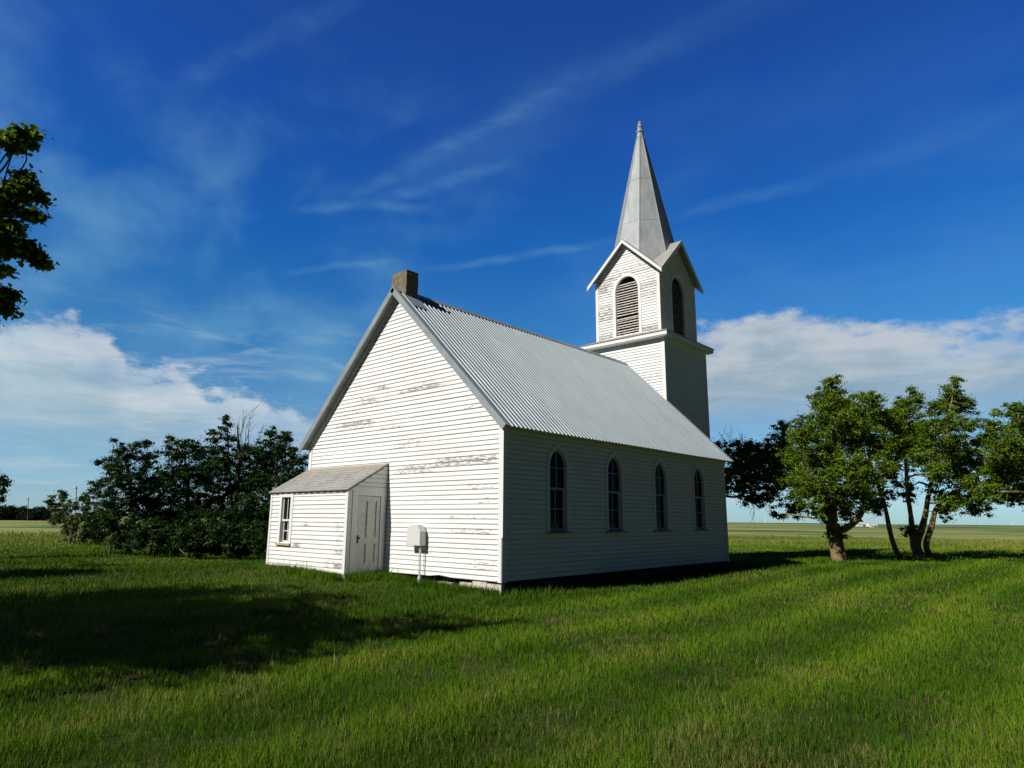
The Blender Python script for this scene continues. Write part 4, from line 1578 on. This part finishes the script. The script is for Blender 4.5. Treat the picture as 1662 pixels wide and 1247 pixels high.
# wind turbines --------------------------------------------------------------
GWT = 'white wind turbines on the far horizon'
for i, (px, sc, ph, lab) in enumerate(((1242, .85, .3, 'white wind turbine on the horizon nearest the church corner'), (1269, .75, 1.4, 'white wind turbine on the horizon under the bough tip of the thick-trunked tree'),
                                      (1590, .5, .9, 'distant white wind turbine under the right-hand tree boughs'), (1643, .65, .1, 'white wind turbine at the far right edge of the horizon'))):
    dist_ = 5200
    g = ground_at(px, dist_)
    hub = g + Vector((0, 0, 86 * sc))
    o = empty('wind_turbine', g, lab, 'wind turbine', GWT)
    m = MB()
    m.tube([(g.x, g.y, g.z - 5), (hub.x, hub.y, hub.z)], [3.2 * sc, 2.0 * sc], 12)
    m.build('tower', MT['white'], o)
    m = MB()
    n_ = Vector((.6, -.8, 0))
    m.tube([hub - n_ * 5, hub + n_ * 5, hub + n_ * 6.5], [2.2, 2.2, .6], 10)
    m.build('nacelle', MT['white'], o)
    sx_ = Vector((.8, .6, 0))
    for k in range(3):
        a = ph + k * 2 * math.pi / 3
        dv = sx_ * math.sin(a) + Vector((0, 0, math.cos(a)))
        m = MB()
        c0 = hub + n_ * 5.5
        m.tube([c0, c0 + dv * 8 * sc, c0 + dv * 25 * sc, c0 + dv * 44 * sc], [1.2 * sc, 1.9 * sc, 1.2 * sc, .3 * sc], 6)
        m.build('blade', MT['white'], o)


# ------------------------------------------------------------------ grass
def make_grass():
    rg = np.random.default_rng(3)
    N = 780000
    yaw0 = math.atan2(-.66491, .74692)
    a = rg.uniform(-.86, .86, N)
    r = np.exp(rg.uniform(np.log(3.2), np.log(90), N))
    fx, fy, rx, ry = -.66491, .74692, .74692, .66491
    x = CAM.x + r * (np.cos(a) * fx + np.sin(a) * rx)
    y = CAM.y + r * (np.cos(a) * fy + np.sin(a) * ry)
    # tufts by the walls
    M_ = 14000
    t = rg.random(M_)
    sel = rg.integers(0, 4, M_)
    wx = np.where(sel == 0, PORX1 + t * -PORX1, np.where(sel == 1, PORX0 + t * (PORX1 - PORX0), np.where(sel == 2, PORX1 + .03, .02)))
    wy = np.where(sel == 0, 0.0, np.where(sel == 1, -PORD, np.where(sel == 2, -PORD * t, L * t)))
    off = np.abs(rg.normal(0, .16, M_)) + .03
    wx = wx + np.where(sel >= 2, off, 0)
    wy = wy - np.where(sel < 2, off, 0)
    x, y = np.concatenate([x, wx]), np.concatenate([y, wy])
    wall = np.concatenate([np.zeros(N), np.ones(M_)])
    ok = ~((x > -W - .02) & (x < .02) & (y > -.0) & (y < L + .02)) & ~((x > PORX0 - .02) & (x < PORX1 + .02) & (y > -PORD - .01) & (y < .1))
    ok &= ~((np.abs(x - TC[0]) < TH) & (np.abs(y - TC[1]) < TH))
    # thin the sward with a clumpy field
    cl = vnoise(x * 3.1, y * 3.1, 21) * .6 + vnoise(x * 8.3, y * 8.3, 22) * .4
    big = vnoise(x * .33, y * .33, 23) * .6 + vnoise(x * .9, y * .9, 24) * .4
    ok &= rg.random(len(x)) < np.clip(.16 + 1.5 * cl - .5 * np.clip(.42 - big, 0, 1), .05, 1) + wall
    ok &= rg.random(len(x)) < np.clip((88 - np.hypot(x - CAM.x, y - CAM.y)) / 45, 0, 1)
    x, y, wall, cl, big = x[ok], y[ok], wall[ok], cl[ok], big[ok]
    n = len(x)
    d = np.hypot(x - CAM.x, y - CAM.y)
    z = gz(x, y)
    stripe = (.5 + .5 * np.sin(x * 3.3 + 2.2 * vnoise(x * .3, y * .15, 30))) ** 1.5 * np.clip((x + 2) / 5, .3, 1)
    lush = np.clip((vnoise(x * .22 + 3, y * .22, 31) - .35) * 2, 0, 1)
    meadow = np.clip((d - 40) / 14, 0, 1)
    h = (.035 + .060 * cl + .045 * lush + .025 * stripe) * rg.uniform(.55, 1.35, n)
    h = np.where(wall > 0, rg.uniform(.08, .22, n), h) + meadow * .10
    tall = rg.random(n) < .012
    h = np.where(tall, h * 1.9, h)
    wd = np.maximum(.0048, d * .00075) * rg.uniform(.7, 1.35, n)
    th = rg.uniform(0, 2 * np.pi, n)
    lean = h * rg.uniform(.05, .65, n)
    la = rg.uniform(0, 2 * np.pi, n)
    dx, dy = np.cos(la) * lean, np.sin(la) * lean
    # blades turn their faces every way
    sx, sy = np.cos(th) * wd * .5, np.sin(th) * wd * .5
    P = np.empty((n, 5, 3), np.float32)
    P[:, 0] = np.stack([x - sx, y - sy, z - .01], 1)
    P[:, 1] = np.stack([x + sx, y + sy, z - .01], 1)
    mx, my, mz = x + dx * .35, y + dy * .35, z + h * .58
    P[:, 2] = np.stack([mx - sx * .75, my - sy * .75, mz], 1)
    P[:, 3] = np.stack([mx + sx * .75, my + sy * .75, mz], 1)
    P[:, 4] = np.stack([x + dx, y + dy, z + h], 1)
    loops = np.empty((n, 7), np.int32)
    bi = np.arange(n, dtype=np.int32) * 5
    for k, q in enumerate((0, 1, 3, 2, 2, 3, 4)):
        loops[:, k] = bi + q
    starts = np.stack([np.arange(n) * 7, np.arange(n) * 7 + 4], 1).astype(np.int32).ravel()
    me = bpy.data.meshes.new('grass')
    me.vertices.add(5 * n)
    me.loops.add(7 * n)
    me.polygons.add(2 * n)
    me.vertices.foreach_set('co', P.ravel())
    me.loops.foreach_set('vertex_index', loops.ravel())
    me.polygons.foreach_set('loop_start', starts)
    me.update(calc_edges=True)
    var = np.clip(-.06 + .34 * rg.random(n) + .62 * (big - .2) + .42 * stripe - .22 * lush + .40 * meadow, 0, 1)
    dryp = np.clip((vnoise(x * .6 + 9, y * .6, 41) * .5 + vnoise(x * 2.6, y * 2.6, 42) * .5 - .56) * 2.6, 0, .6) + meadow * (.45 + .4 * (vnoise(x * .05, y * .03, 51) > .45))
    nearx = np.clip((8 - d) / 4, 0, 1) * .12
    dry = np.clip((rg.random(n) < (.03 + dryp * .7 + nearx)) * rg.uniform(.35, 1, n), 0, 1)
    for nm, arr in (('var', var), ('dry', dry)):
        at_ = me.attributes.new(nm, 'FLOAT', 'POINT')
        at_.data.foreach_set('value', np.repeat(arr, 5).astype(np.float32))
    me.materials.append(MT['grass'])
    o = bpy.data.objects.new('grass', me)
    COL.objects.link(o)
    tag(o, 'rough green lawn grass with dry blades around the church', 'grass', None, 'stuff')


make_grass()

for o in bpy.data.objects:
    if '_base' in o:
        del o['_base']
